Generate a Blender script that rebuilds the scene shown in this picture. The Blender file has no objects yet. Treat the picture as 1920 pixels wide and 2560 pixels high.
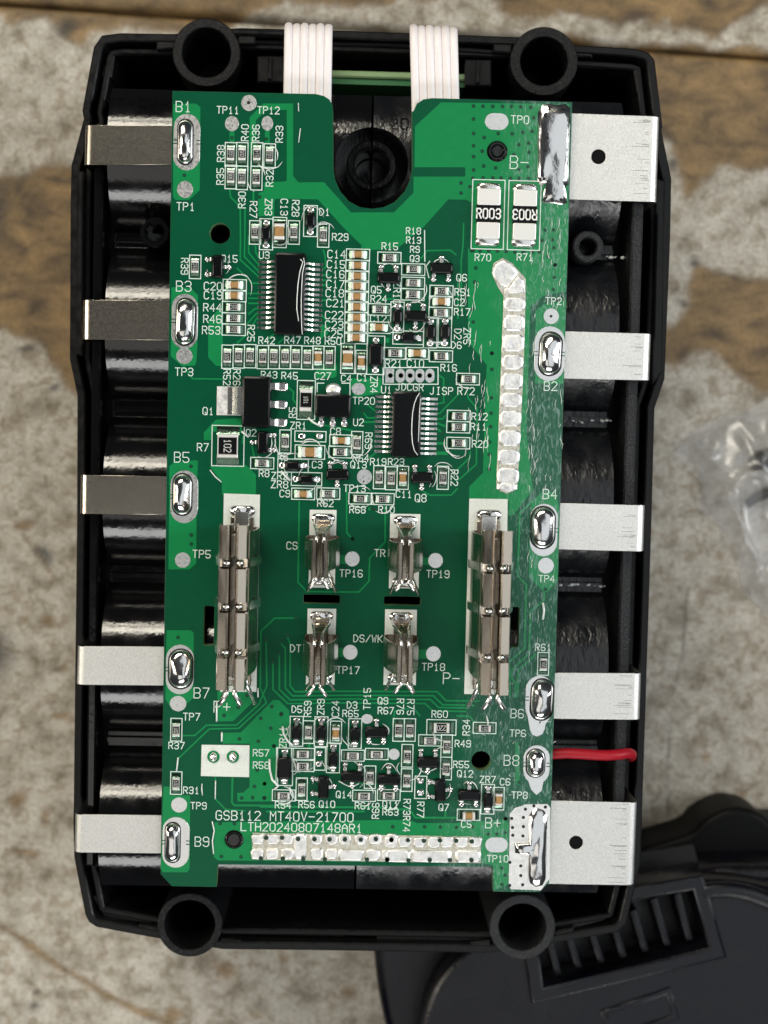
import bpy, bmesh, math, random
import numpy as np
from mathutils import Vector, Matrix, noise

random.seed(7)
SC = bpy.context.scene
COL = SC.collection
# ------------------------------------------------------------------ camera
# 1 unit = 1 cm.  The circuit board top is the plane z = 0, its middle the origin.
ROT = Matrix(((0.99949427, 0.0233068, 0.02163326), (-0.02215593, 0.99840155, -0.05199484), (-0.02281051, 0.05148924, 0.99841301)))
EYE = Vector((-0.153746, 0.770503, 18.221111))
FPX = 3546.0
cam = bpy.data.cameras.new('camera')
cam_o = bpy.data.objects.new('camera', cam)
COL.objects.link(cam_o)
cam_o.matrix_world = Matrix.Translation(EYE) @ ROT.transposed().to_4x4()
cam.sensor_fit = 'HORIZONTAL'
cam.sensor_width = 36
cam.lens = 36 * FPX / 1920
cam.clip_start = 0.1
cam.clip_end = 1000
cam.dof.use_dof = True
cam.dof.focus_distance = 18.1
cam.dof.aperture_fstop = 0.27
SC.camera = cam_o
# ------------------------------------------------------------------ light: a workshop ceiling, plus added side keys
world = bpy.data.worlds.new('World')
SC.world = world
world.use_nodes = True
wb = world.node_tree.nodes['Background']
wb.inputs[0].default_value = (0.55, 0.6, 0.68, 1)
wb.inputs[1].default_value = 0.06
SC.view_settings.view_transform = 'Standard'
SC.view_settings.look = 'None'
SC.view_settings.exposure = 0.0
SC.view_settings.gamma = 1.0


def area(name, loc, size, power, color, target=(0, 0, 0)):
    l = bpy.data.lights.new(name, 'AREA')
    l.shape = 'RECTANGLE'
    l.size, l.size_y = size
    l.energy = power
    l.color = color
    o = bpy.data.objects.new(name, l)
    COL.objects.link(o)
    o.location = loc
    if target is not None:
        o.rotation_euler = (Vector(target) - Vector(loc)).to_track_quat('-Z', 'Y').to_euler()
    return o


area('ceiling_panel', (64, -10, 150), (108, 200), 62000, (0.92, 0.97, 1.0), None)
area('ceiling_panel', (-50, -72, 150), (90, 86), 26000, (1.0, 0.97, 0.9), None)
area('ceiling_tube', (-56, 124, 150), (100, 28), 175000, (1.0, 0.93, 0.78), (-20, 10, 0))
area('ceiling_tube', (-56, 172, 150), (100, 10), 75000, (1.0, 0.93, 0.78), (-20, 10, 0))
area('side_key', (205, 20, 120), (60, 150), 330000, (0.93, 0.97, 1.0), (0, 0, 0))  # unseen key added for brightness, set clear of the strips' reflections
area('side_key', (-205, 10, 120), (60, 150), 260000, (1.0, 0.92, 0.78), (0, 0, 0))
area('side_key', (10, -215, 130), (150, 60), 230000, (0.98, 0.98, 0.96), (0, 0, 0))  # another unseen key, added to brighten from the lower side

# ------------------------------------------------------------------ measuring
TILE = dict(A=(400, 200, 3.318), B=(900, 200, 2.765), C=(400, 580, 3.318), E=(860, 540, 4.1475), F=(500, 900, 4.1475),
            G=(860, 840, 4.1475), H=(400, 1220, 3.318), I=(860, 1220, 2.9625), J=(400, 1720, 5.184), K=(640, 1720, 5.184),
            L=(940, 1720, 3.456), M=(400, 1990, 2.765), N=(960, 1980, 2.765), O=(160, 30, 2.765), P=(640, 30, 2.765),
            Q=(1140, 30, 2.765), R=(160, 500, 2.7647), S=(160, 1260, 2.632), T=(1360, 600, 2.765), U=(1340, 1380, 2.6975),
            V=(160, 2060, 2.37), W=(760, 2060, 2.37), X=(1220, 1960, 2.37), a=(1200, 640, 6.9125), b=(860, 800, 6.381),
            c=(1180, 1220, 6.381), d=(1160, 1540, 5.925), e=(400, 900, 5.532), D=(0, 0, 0.86406), Z=(0, 0, 1.0))
RT = ROT.transposed()


def at(t, x, y, z=0.0):
    """survey point (tile, x, y) -> real position in cm on the level z"""
    x0, y0, s = TILE[t]
    u, v = x0 + x / s, y0 + y / s
    d = RT @ Vector(((u - 960) / FPX, -(v - 1280) / FPX, -1.0))
    k = (z - EYE.z) / d.z
    return Vector((EYE.x + d.x * k, EYE.y + d.y * k, z))


def pts(s, z=0.0, t=None):
    """'A 1,2 3,4 B 5,6' -> list of positions"""
    out = []
    for w in s.split():
        if ',' in w:
            x, y = w.split(',')
            out.append(at(t, float(x), float(y), z))
        else:
            t = w
    return out


PX = 0.1 / 19.7   # one survey pixel on the board in cm

# ------------------------------------------------------------------ materials


def mat(name, col, rough=0.5, metal=0.0, coat=0.0, bump=None, var=None, spec=0.5, rvar=None, stretch=None, trans=0.0):
    m = bpy.data.materials.new(name)
    m.use_nodes = True
    nt = m.node_tree
    b = nt.nodes['Principled BSDF']
    b.inputs['Base Color'].default_value = (*col, 1)
    b.inputs['Roughness'].default_value = rough
    b.inputs['Metallic'].default_value = metal
    b.inputs['Coat Weight'].default_value = coat
    b.inputs['Coat Roughness'].default_value = 0.06
    b.inputs['Specular IOR Level'].default_value = spec
    b.inputs['Transmission Weight'].default_value = trans
    geo = nt.nodes.new('ShaderNodeNewGeometry')
    src = geo.outputs['Position']
    if stretch:
        mp = nt.nodes.new('ShaderNodeMapping')
        mp.inputs['Scale'].default_value = stretch
        nt.links.new(src, mp.inputs['Vector'])
        src = mp.outputs['Vector']

    def nz(scale, detail=4):
        n = nt.nodes.new('ShaderNodeTexNoise')
        n.inputs['Scale'].default_value = scale
        n.inputs['Detail'].default_value = detail
        nt.links.new(src, n.inputs['Vector'])
        return n.outputs['Fac']
    if bump:
        bn = nt.nodes.new('ShaderNodeBump')
        bn.inputs['Strength'].default_value = bump[1]
        bn.inputs['Distance'].default_value = bump[2] if len(bump) > 2 else 0.01
        nt.links.new(nz(bump[0]), bn.inputs['Height'])
        nt.links.new(bn.outputs['Normal'], b.inputs['Normal'])
    if var:
        r = nt.nodes.new('ShaderNodeValToRGB')
        r.color_ramp.elements[0].position = var[2] if len(var) > 2 else 0.35
        r.color_ramp.elements[1].position = var[3] if len(var) > 3 else 0.65
        r.color_ramp.elements[0].color = (*col, 1)
        r.color_ramp.elements[1].color = (*var[1], 1)
        nt.links.new(nz(var[0]), r.inputs['Fac'])
        nt.links.new(r.outputs['Color'], b.inputs['Base Color'])
    if rvar:
        mr = nt.nodes.new('ShaderNodeMapRange')
        mr.inputs['From Min'].default_value = 0.35
        mr.inputs['From Max'].default_value = 0.65
        mr.inputs['To Min'].default_value = rvar[1]
        mr.inputs['To Max'].default_value = rvar[2]
        nt.links.new(nz(rvar[0]), mr.inputs['Value'])
        nt.links.new(mr.outputs['Result'], b.inputs['Roughness'])
    return m


def mask_mat(name, col):
    """green solder mask; dried flux lies on it along the right-hand edge (world x) as streaky whitish skin"""
    m = bpy.data.materials.new(name)
    m.use_nodes = True
    nt = m.node_tree
    L = nt.links
    b = nt.nodes['Principled BSDF']
    geo = nt.nodes.new('ShaderNodeNewGeometry')
    sep = nt.nodes.new('ShaderNodeSeparateXYZ')
    L.new(geo.outputs['Position'], sep.inputs[0])
    mp = nt.nodes.new('ShaderNodeMapping')
    mp.inputs['Scale'].default_value = (1, 0.3, 1)
    L.new(geo.outputs['Position'], mp.inputs['Vector'])

    def node(k, **kw):
        n = nt.nodes.new(k)
        for a, v in kw.items():
            setattr(n, a, v)
        return n

    def math_(op, a, c):
        n = node('ShaderNodeMath', operation=op)
        for i, v in enumerate((a, c)):
            if isinstance(v, (int, float)):
                n.inputs[i].default_value = v
            else:
                L.new(v, n.inputs[i])
        n.use_clamp = True
        return n.outputs[0]

    def rng(v, lo, hi):
        n = node('ShaderNodeMapRange', interpolation_type='SMOOTHSTEP')
        n.inputs['From Min'].default_value = lo
        n.inputs['From Max'].default_value = hi
        L.new(v, n.inputs['Value'])
        return n.outputs['Result']

    def nz(scale, vec, det=5.0, dist=0.0):
        n = node('ShaderNodeTexNoise')
        n.inputs['Scale'].default_value = scale
        n.inputs['Detail'].default_value = det
        n.inputs['Distortion'].default_value = dist
        L.new(vec, n.inputs['Vector'])
        return n.outputs['Fac']
    big = nz(1.1, geo.outputs['Position'], 3.0)
    # where the flux lies: x beyond about 1.5 cm, patchy; further left towards the lower end of the board
    lean = math_('MULTIPLY', rng(sep.outputs['Y'], -0.8, -4.0), 0.55)
    edge = math_('ADD', sep.outputs['X'], 0.0)
    edge.node.use_clamp = False
    sh = node('ShaderNodeMath', operation='ADD')
    L.new(edge, sh.inputs[0]); L.new(lean, sh.inputs[1])
    sh2 = node('ShaderNodeMath', operation='MULTIPLY_ADD')
    L.new(big, sh2.inputs[0]); sh2.inputs[1].default_value = 1.1
    L.new(sh.outputs[0], sh2.inputs[2])
    zone = rng(sh2.outputs[0], 2.05, 2.75)
    st = nz(26, mp.outputs['Vector'], 6.0, 1.2)
    streak = rng(st, 0.50, 0.66)
    fl = math_('MULTIPLY', zone, streak)
    haze = math_('MULTIPLY', zone, 0.10)
    fl2 = math_('ADD', math_('MULTIPLY', fl, 0.42), haze)
    cn = nz(9, geo.outputs['Position'], 6.0)
    mixc = node('ShaderNodeMix', data_type='RGBA')
    L.new(rng(cn, 0.3, 0.7), mixc.inputs['Factor'])
    mixc.inputs['A'].default_value = (*[v * 0.97 for v in col], 1)
    mixc.inputs['B'].default_value = (*[v * 1.03 for v in col], 1)
    mix = node('ShaderNodeMix', data_type='RGBA')
    L.new(fl2, mix.inputs['Factor'])
    L.new(mixc.outputs['Result'], mix.inputs['A'])
    mix.inputs['B'].default_value = (0.22, 0.34, 0.32, 1)
    L.new(mix.outputs['Result'], b.inputs['Base Color'])
    rr = node('ShaderNodeMapRange')
    L.new(zone, rr.inputs['Value'])
    rr.inputs['To Min'].default_value = 0.26
    rr.inputs['To Max'].default_value = 0.2
    L.new(rr.outputs['Result'], b.inputs['Roughness'])
    bp = node('ShaderNodeBump')
    bp.inputs['Distance'].default_value = 0.02
    L.new(st, bp.inputs['Height'])
    L.new(math_('ADD', math_('MULTIPLY', zone, 0.75), 0.035), bp.inputs['Strength'])
    L.new(bp.outputs['Normal'], b.inputs['Normal'])
    b.inputs['Specular IOR Level'].default_value = 0.17
    return m


M_MASK = mask_mat('solder_mask_dark', (0.0016, 0.068, 0.030))
M_POUR = mask_mat('solder_mask_over_copper', (0.007, 0.19, 0.058))
M_FR4 = mat('board_edge', (0.10, 0.17, 0.07), 0.6)
M_SILK = mat('silkscreen_ink', (0.62, 0.74, 0.68), 0.5)
M_SILKW = mat('white_block_ink', (0.66, 0.70, 0.66), 0.5, var=(30, (0.6, 0.63, 0.58)))
M_TIN = mat('tin_pad', (0.88, 0.88, 0.87), 0.32, 1.0, bump=(110, 0.15, 0.004), rvar=(30, 0.27, 0.37))
M_SOLDER = mat('solder', (0.72, 0.71, 0.70), 0.14, 1.0, bump=(9, 0.1, 0.03))
M_FILLET = mat('fluxed_fillet', (0.13, 0.2, 0.15), 0.16, 1.0, bump=(26, 0.3, 0.01))
M_SOLDERF = mat('solder_flat', (0.90, 0.89, 0.87), 0.44, 1.0, bump=(22, 0.4, 0.02), rvar=(12, .34, .52))
M_FLUX = mat('dried_flux', (0.46, 0.43, 0.31), 0.25, 0.0, 0.6, bump=(40, 0.5, 0.01), var=(25, (0.58, 0.55, 0.46)))
M_BUSF = mat('yellowed_solder', (0.62, 0.58, 0.45), 0.3, 0.8, bump=(30, 0.6, 0.012), var=(20, (0.78, 0.76, 0.68)))
M_GLOSS = mat('pale_flux_and_glint', (0.72, 0.78, 0.75), 0.12, 0.0, 0.5)
M_NICKEL = mat('nickel_reflecting_dark', (0.58, 0.525, 0.44), 0.2, 1.0, bump=(200, 0.22, 0.004), rvar=(90, 0.16, 0.27), var=(70, (0.50, 0.45, 0.37)))  # strip nickel with its dark reflection put into the colour
M_NICKELW = mat('brushed_nickel_lit', (0.82, 0.81, 0.78), 0.42, 1.0, bump=(110, 0.6, 0.006), var=(42, (0.70, 0.69, 0.66)), stretch=(1.3, 0.8, 1), rvar=(70, 0.36, 0.5))  # same nickel, lit copy: paler colour plus brushed grain
M_SCR = mat('scratch_groove', (0.30, 0.29, 0.27), 0.5, 1.0)
M_CLIP = mat('clip_metal', (0.53, 0.465, 0.385), 0.2, 1.0, bump=(40, 0.06, 0.006), stretch=(1, .2, 1), rvar=(10, .16, .28))
M_TERM = mat('tinned_terminal', (0.86, 0.85, 0.82), 0.5, 1.0, bump=(60, 0.2, 0.004))
M_LEAD = mat('tinned_lead', (0.80, 0.79, 0.76), 0.22, 1.0, bump=(90, 0.2, 0.004))
M_BLACK = mat('black_plastic', (0.006, 0.006, 0.0065), 0.36, 0, bump=(60, 0.12, 0.006), rvar=(9, 0.28, 0.5), spec=0.22)
M_HOLD = mat('glossy_black_plastic', (0.003, 0.003, 0.0033), 0.12, 0, bump=(22, 0.16, 0.012), rvar=(4, 0.07, 0.16), spec=0.55, stretch=(1.0, 0.7, 1))
M_HOLD2 = mat('rubbed_black_plastic', (0.006, 0.0065, 0.008), 0.3, 0, bump=(13, 0.5, 0.02), rvar=(3.5, 0.14, 0.4), spec=0.5, stretch=(1.2, 0.5, 1))
M_SCUFF = mat('scuffed_black_plastic', (0.009, 0.0095, 0.011), 0.45, 0, bump=(48, 1.0, 0.016), var=(62, (0.10, 0.105, 0.115), 0.56, 0.72), spec=0.3)
M_BOSS = mat('worn_black_plastic', (0.004, 0.004, 0.0045), 0.4, 0, bump=(48, 0.8, 0.014), var=(52, (0.032, 0.033, 0.036), 0.52, 0.72), spec=0.2)
M_MATTE = mat('black_plastic_dark', (0.002, 0.002, 0.0022), 0.45, spec=0.12)
M_HOUS = mat('satin_black_housing', (0.003, 0.003, 0.0055), 0.24, 0, bump=(40, 0.45, 0.012), rvar=(1.2, 0.14, 0.4), spec=0.36)
M_EPOXY = mat('epoxy_black', (0.004, 0.0045, 0.005), 0.2, 0, 0.0, bump=(30, 0.1, 0.006), spec=0.2)
M_RES = mat('resistor_black', (0.005, 0.0055, 0.006), 0.3, 0, 0.0, spec=0.15)
M_CER = mat('ceramic_white', (0.60, 0.60, 0.58), 0.5)
M_CAPB = mat('capacitor_tan', (0.36, 0.205, 0.072), 0.45, var=(30, (0.29, 0.16, 0.055)))
M_MARK = mat('resistor_print', (0.50, 0.52, 0.50), 0.5)
M_MARKW = mat('shunt_print', (0.75, 0.76, 0.74), 0.5)
M_HOLE = mat('hole_dark', (0.003, 0.0035, 0.0035), 0.7)
M_VIA = mat('via_dark', (0.002, 0.025, 0.012), 0.4)
M_RIB = mat('ribbon_white', (0.80, 0.75, 0.75), 0.42)
M_RED = mat('red_wire', (0.33, 0.006, 0.016), 0.45, bump=(14, 0.3, 0.02), spec=0.3)
M_GREEN2 = mat('small_board_green', (0.03, 0.13, 0.045), 0.4)

# ------------------------------------------------------------------ mesh helpers
POS = {}


def link(name, me, parent=None, loc=(0, 0, 0), rot=0.0, local=False):
    o = bpy.data.objects.new(name, me)
    COL.objects.link(o)
    loc = Vector(loc)
    POS[o.name] = loc.copy()
    if parent is not None:
        o.parent = parent
        if not local:
            loc = loc - POS[parent.name]
    o.location = loc
    if rot:
        o.rotation_euler = (0, 0, rot)
    return o


def empty(name, loc, label, cat, group=None):
    o = link(name, None, None, loc)
    o.empty_display_size = 0.2
    return tag(o, label, cat, group)


def tag(o, label=None, cat=None, group=None, kind=None):
    if label: o['label'] = label
    if cat: o['category'] = cat
    if group: o['group'] = group
    if kind: o['kind'] = kind
    return o


class MB:
    def __init__(s):
        s.v, s.f, s.mi = [], [], []

    def add(s, vs, fs, mi=0):
        k = len(s.v)
        s.v += [tuple(p) for p in vs]
        s.f += [tuple(i + k for i in f) for f in fs]
        s.mi += [mi] * len(fs)
        return s

    def box(s, x0, x1, y0, y1, z0, z1, ch=0.0, mi=0):
        """box with chamfered top"""
        if ch <= 0:
            v = [(x0, y0, z0), (x1, y0, z0), (x1, y1, z0), (x0, y1, z0), (x0, y0, z1), (x1, y0, z1), (x1, y1, z1), (x0, y1, z1)]
            return s.add(v, [(3, 2, 1, 0), (4, 5, 6, 7), (0, 1, 5, 4), (1, 2, 6, 5), (2, 3, 7, 6), (3, 0, 4, 7)], mi)
        return s.prism([(x0, y0), (x1, y0), (x1, y1), (x0, y1)], z0, z1, ch, mi=mi)

    def prism(s, poly, z0, z1, ch=0.0, bottom=True, mi=0, steps=1):
        """vertical prism over a counter-clockwise outline, chamfered or rounded at the top by insetting"""
        p = [(q[0], q[1]) for q in poly]
        if sum(p[i][0] * p[(i + 1) % len(p)][1] - p[(i + 1) % len(p)][0] * p[i][1] for i in range(len(p))) < 0:
            p.reverse()
        n = len(p)
        rings = [(p, z0)]
        if ch > 0:
            rings.append((p, z1 - ch))
            for k in range(1, steps + 1):
                a = k / steps * math.pi / 2
                ins = ch * (1 - math.cos(a)) if steps > 1 else ch
                rings.append((offset(p, -ins), z1 - ch + ch * (math.sin(a) if steps > 1 else 1)))
        else:
            rings.append((p, z1))
        v, f = [], []
        for q, z in rings:
            v += [(x, y, z) for x, y in q]
        for r in range(len(rings) - 1):
            for i in range(n):
                j = (i + 1) % n
                f.append((r * n + i, r * n + j, (r + 1) * n + j, (r + 1) * n + i))
        f.append(tuple(range((len(rings) - 1) * n, len(rings) * n)))
        if bottom:
            f.append(tuple(reversed(range(n))))
        return s.add(v, f, mi)

    def ribbon(s, path, w, z, closed=False, mi=0):
        """flat printed line with mitred corners"""
        p = [Vector((q[0], q[1])) for q in path]
        n = len(p)
        L, Rr = [], []
        for i in range(n):
            a = p[i - 1] if (i > 0 or closed) else None
            c = p[(i + 1) % n] if (i < n - 1 or closed) else None
            d1 = (p[i] - a).normalized() if a is not None else None
            d2 = (c - p[i]).normalized() if c is not None else None
            if d1 is None: d1 = d2
            if d2 is None: d2 = d1
            t = d1 + d2
            if t.length < 1e-6: t = Vector((-d1.y, d1.x)) * 1e-3 + d1
            t.normalize()
            nn = Vector((-t.y, t.x))
            k = w / 2 / max(0.45, nn.dot(Vector((-d1.y, d1.x))))
            q = p[i].copy()
            if not closed and i == 0: q -= d2 * w * 0.4
            if not closed and i == n - 1: q += d1 * w * 0.4
            L.append(q + nn * k)
            Rr.append(q - nn * k)
        v = [(q.x, q.y, z) for q in L] + [(q.x, q.y, z) for q in Rr]
        f = []
        for i in range(n if closed else n - 1):
            j = (i + 1) % n
            f.append((i, n + i, n + j, j))
        return s.add(v, f, mi)

    def disc(s, c, r, z, n=20, ry=None, mi=0):
        ry = ry or r
        v = [(c[0] + r * math.cos(2 * math.pi * i / n), c[1] + ry * math.sin(2 * math.pi * i / n), z) for i in range(n)]
        return s.add(v, [tuple(range(n))], mi)

    def tubering(s, c, ro, ri, z0, z1, n=40, zin=None, a0=0.0, a1=2 * math.pi, lip=0.0):
        """vertical pipe; zin = depth of the bore"""
        zin = z0 if zin is None else zin
        full = abs(a1 - a0 - 2 * math.pi) < 1e-6
        m = n if full else n + 1
        prof = [(ro, z0), (ro, z1 - lip), (ro - lip, z1), (ri + lip, z1), (ri, z1 - lip), (ri, zin)]
        v, f = [], []
        for i in range(m):
            a = a0 + (a1 - a0) * i / n
            for r, z in prof:
                v.append((c[0] + r * math.cos(a), c[1] + r * math.sin(a), z))
        k = len(prof)
        for i in range(n):
            j = (i + 1) % m
            for q in range(k - 1):
                f.append((i * k + q, j * k + q, j * k + q + 1, i * k + q + 1))
        if not full:
            f.append(tuple(range(k)))
            f.append(tuple(reversed(range(n * k, n * k + k))))
        return s.add(v, f)

    def tube(s, path, r, n=8, rz=None, caps=True):
        p = [Vector(q) for q in path]
        m = len(p)
        v, f = [], []
        up = Vector((0, 0, 1))
        for i in range(m):
            t = (p[min(i + 1, m - 1)] - p[max(i - 1, 0)]).normalized()
            sd = t.cross(up)
            if sd.length < 1e-3: sd = Vector((1, 0, 0))
            sd.normalize()
            uu = sd.cross(t).normalized()
            rr = r[i] if isinstance(r, (list, tuple)) else r
            for k in range(n):
                a = 2 * math.pi * k / n
                v.append(p[i] + sd * rr * math.cos(a) + uu * (rz if rz else rr) * math.sin(a))
        for i in range(m - 1):
            for k in range(n):
                j = (k + 1) % n
                f.append((i * n + k, i * n + j, (i + 1) * n + j, (i + 1) * n + k))
        if caps:
            f.append(tuple(reversed(range(n))))
            f.append(tuple(range((m - 1) * n, m * n)))
        return s.add(v, f)

    def blob(s, poly, z0, h, rings=6, lump=0.12, seed=0.0, power=0.5, freq=9.0, mi=0, pk=3.0):
        """domed solder over an outline"""
        p = [Vector((q[0], q[1])) for q in poly]
        if sum(p[i].x * p[(i + 1) % len(p)].y - p[(i + 1) % len(p)].x * p[i].y for i in range(len(p))) < 0:
            p.reverse()
        c = sum(p, Vector((0, 0))) / len(p)
        n = len(p)
        v, f = [], []
        for k in range(rings):
            rho = 1 - k / rings
            for q in p:
                w = c + (q - c) * rho
                zz = z0 + h * max(0, 1 - rho ** pk) ** power * (1 + lump * noise.noise(Vector((w.x * freq, w.y * freq, seed))) * 2)
                v.append((w.x, w.y, zz))
        v.append((c.x, c.y, z0 + h * (1 + lump * noise.noise(Vector((c.x * freq, c.y * freq, seed))) * 2)))
        for k in range(rings - 1):
            for i in range(n):
                j = (i + 1) % n
                f.append((k * n + i, k * n + j, (k + 1) * n + j, (k + 1) * n + i))
        for i in range(n):
            f.append(((rings - 1) * n + i, (rings - 1) * n + (i + 1) % n, rings * n))
        return s.add(v, f, mi)

    def sheet(s, prof, y0, y1, th):
        """folded sheet metal: profile of (x, z) points run along y"""
        p = [Vector(q) for q in prof]
        n = len(p)
        off = []
        for i in range(n):
            t = (p[min(i + 1, n - 1)] - p[max(i - 1, 0)]).normalized()
            off.append(p[i] + Vector((-t.y, t.x)) * th)
        loop = p + list(reversed(off))
        m = len(loop)
        v = [(q.x, y0, q.y) for q in loop] + [(q.x, y1, q.y) for q in loop]
        f = [(i, (i + 1) % m, m + (i + 1) % m, m + i) for i in range(m)]
        for i in range(n - 1):
            q = (i, i + 1, m - 2 - i, m - 1 - i)
            f.append(tuple(reversed(q)))
            f.append(tuple(m + j for j in q))
        return s.add(v, f)

    def mesh(s, name, mats, smooth=False, angle=None):
        me = bpy.data.meshes.new(name)
        me.from_pydata(s.v, [], s.f)
        for m in (mats if isinstance(mats, (list, tuple)) else [mats]):
            me.materials.append(m)
        if any(s.mi):
            me.polygons.foreach_set('material_index', s.mi)
        bm = bmesh.new()
        bm.from_mesh(me)
        bmesh.ops.recalc_face_normals(bm, faces=bm.faces)
        bm.to_mesh(me)
        bm.free()
        if smooth:
            if angle is not None:
                me.set_sharp_from_angle(angle=math.radians(angle))
            me.polygons.foreach_set('use_smooth', [len(p.vertices) <= 4 for p in me.polygons])
        me.update()
        return me

    def build(s, name, mats, parent=None, smooth=False, angle=None, label=None):
        """mesh given in world coordinates -> one object"""
        if parent is not None:
            o3 = POS[parent.name]
            s.v = [(x - o3.x, y - o3.y, z - o3.z) for x, y, z in s.v]
        o = link(name, s.mesh(name, mats, smooth, angle), parent, POS[parent.name] if parent is not None else (0, 0, 0))
        if label: o['label'] = label
        return o


def offset(p, d):
    """offset a counter-clockwise outline outwards by d"""
    n = len(p)
    out = []
    for i in range(n):
        a, b, c = Vector(p[i - 1][:2]), Vector(p[i][:2]), Vector(p[(i + 1) % n][:2])
        d1, d2 = (b - a).normalized(), (c - b).normalized()
        n1, n2 = Vector((d1.y, -d1.x)), Vector((d2.y, -d2.x))
        t = (n1 + n2)
        t = t.normalized() if t.length > 1e-6 else n1
        k = d / max(0.35, t.dot(n1))
        out.append((b.x + t.x * k, b.y + t.y * k))
    return out


def ccw(p):
    p = [(q[0], q[1]) for q in p]
    if sum(p[i][0] * p[(i + 1) % len(p)][1] - p[(i + 1) % len(p)][0] * p[i][1] for i in range(len(p))) < 0:
        p.reverse()
    return p


def holed(name, mats, outline, holes, z0, z1, parent=None, bevel=0.0, label=None):
    """plate with real holes through it"""
    cu = bpy.data.curves.new(name, 'CURVE')
    cu.dimensions = '2D'
    cu.fill_mode = 'BOTH'
    cu.extrude = (z1 - z0) / 2 - bevel
    cu.bevel_depth = bevel
    cu.bevel_resolution = 1
    for poly in [outline] + holes:
        sp = cu.splines.new('POLY')
        sp.points.add(len(poly) - 1)
        for i, q in enumerate(poly):
            sp.points[i].co = (q[0], q[1], 0, 1)
        sp.use_cyclic_u = True
    t = bpy.data.objects.new('tmp', cu)
    COL.objects.link(t)
    dg = bpy.context.evaluated_depsgraph_get()
    me = bpy.data.meshes.new_from_object(t.evaluated_get(dg))
    bpy.data.objects.remove(t)
    bpy.data.curves.remove(cu)
    me.name = name
    o3 = POS[parent.name] if parent is not None else Vector((0, 0, 0))
    me.transform(Matrix.Translation((-o3.x, -o3.y, (z0 + z1) / 2 - o3.z)))
    me.materials.clear()
    for m in (mats if isinstance(mats, list) else [mats]):
        me.materials.append(m)
    if isinstance(mats, list):
        for p in me.polygons:
            p.material_index = 0 if abs(p.normal.z) > 0.9 else 1
    o = link(name, me, parent, o3)
    if label: o['label'] = label
    return o


def circ(c, r, n=28, ry=None, a0=0.0):
    ry = ry or r
    return [(c[0] + r * math.cos(a0 + 2 * math.pi * i / n), c[1] + ry * math.sin(a0 + 2 * math.pi * i / n)) for i in range(n)]


def stadium(c, hw, hh, n=10):
    """pill outline, half width hw, half height hh"""
    out = []
    if hh >= hw:
        for i in range(n + 1):
            a = math.pi * i / n
            out.append((c[0] + hw * math.cos(a), c[1] + hh - hw + hw * math.sin(a)))
        for i in range(n + 1):
            a = math.pi + math.pi * i / n
            out.append((c[0] + hw * math.cos(a), c[1] - hh + hw + hw * math.sin(a)))
    else:
        for i in range(n + 1):
            a = -math.pi / 2 + math.pi * i / n
            out.append((c[0] + hw - hh + hh * math.cos(a), c[1] + hh * math.sin(a)))
        for i in range(n + 1):
            a = math.pi / 2 + math.pi * i / n
            out.append((c[0] - hw + hh + hh * math.cos(a), c[1] + hh * math.sin(a)))
    return out


def rrect(x0, x1, y0, y1, r, n=4):
    out = []
    for cx, cy, a0 in ((x1 - r, y0 + r, -90), (x1 - r, y1 - r, 0), (x0 + r, y1 - r, 90), (x0 + r, y0 + r, 180)):
        for i in range(n + 1):
            a = math.radians(a0 + 90 * i / n)
            out.append((cx + r * math.cos(a), cy + r * math.sin(a)))
    return out


# ------------------------------------------------------------------ stroke lettering (4 x 6 cell)
GL = {
    'A': '00 04 26 44 40|03 43', 'B': '00 06 36 45 44 33 03|33 42 41 30 00', 'C': '45 36 16 05 01 10 30 41',
    'D': '00 06 26 44 42 20 00', 'E': '40 00 06 46|03 33', 'F': '00 06 46|03 33', 'G': '45 36 16 05 01 10 30 41 43 23',
    'H': '00 06|40 46|03 43', 'I': '10 30|20 26|16 36', 'J': '01 10 20 31 36', 'K': '00 06|46 02|13 40', 'L': '06 00 40',
    'M': '00 06 23 46 40', 'N': '00 06 40 46', 'O': '10 01 05 16 36 45 41 30 10', 'P': '00 06 36 45 44 33 03',
    'Q': '10 01 05 16 36 45 41 30 10|22 40', 'R': '00 06 36 45 44 33 03|23 40', 'S': '45 36 16 05 04 13 33 42 41 30 10 01',
    'T': '20 26|06 46', 'U': '06 01 10 30 41 46', 'V': '06 20 46', 'W': '06 10 24 30 46', 'X': '00 46|06 40', 'Z': '06 46 00 40',
    '0': '10 01 05 16 36 45 41 30 10', '1': '14 26 20|10 30', '2': '05 16 36 45 44 00 40', '3': '05 16 36 45 44 33 42 41 30 10 01|13 33',
    '4': '30 36 02 42', '5': '46 06 03 33 42 41 30 10 01', '6': '45 36 16 05 01 10 30 41 42 33 13 02', '7': '06 46 10',
    '8': '13 04 05 16 36 45 44 33 13 02 01 10 30 41 42 33', '9': '01 10 30 41 45 36 16 05 04 13 33 44', '-': '03 43', '+': '03 43|21 25',
    '/': '00 46', ' ': '',
}


def letters(mb, text, h, w, z=0.0, adv=0.84, c=(0, 0), ang=0.0, narrow=0.6):
    """strokes centred on c, cap height h, line width w"""
    gw = h * narrow
    ad = h * adv
    tot = ad * (len(text) - 1) + gw
    ca, sa = math.cos(ang), math.sin(ang)
    lift = 0
    for i, ch in enumerate(text):
        for st in GL.get(ch, '').split('|'):
            if not st: continue
            q = []
            for g in st.split():
                x = -tot / 2 + i * ad + int(g[0]) / 4 * gw
                y = (int(g[1]) / 6 - 0.5) * h
                q.append((c[0] + x * ca - y * sa, c[1] + x * sa + y * ca))
            mb.ribbon(q, w, z + 0.00025 * (lift % 3))
            lift += 1
    return mb


# ================================================================== THE TABLE
TZ = -5.0


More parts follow.
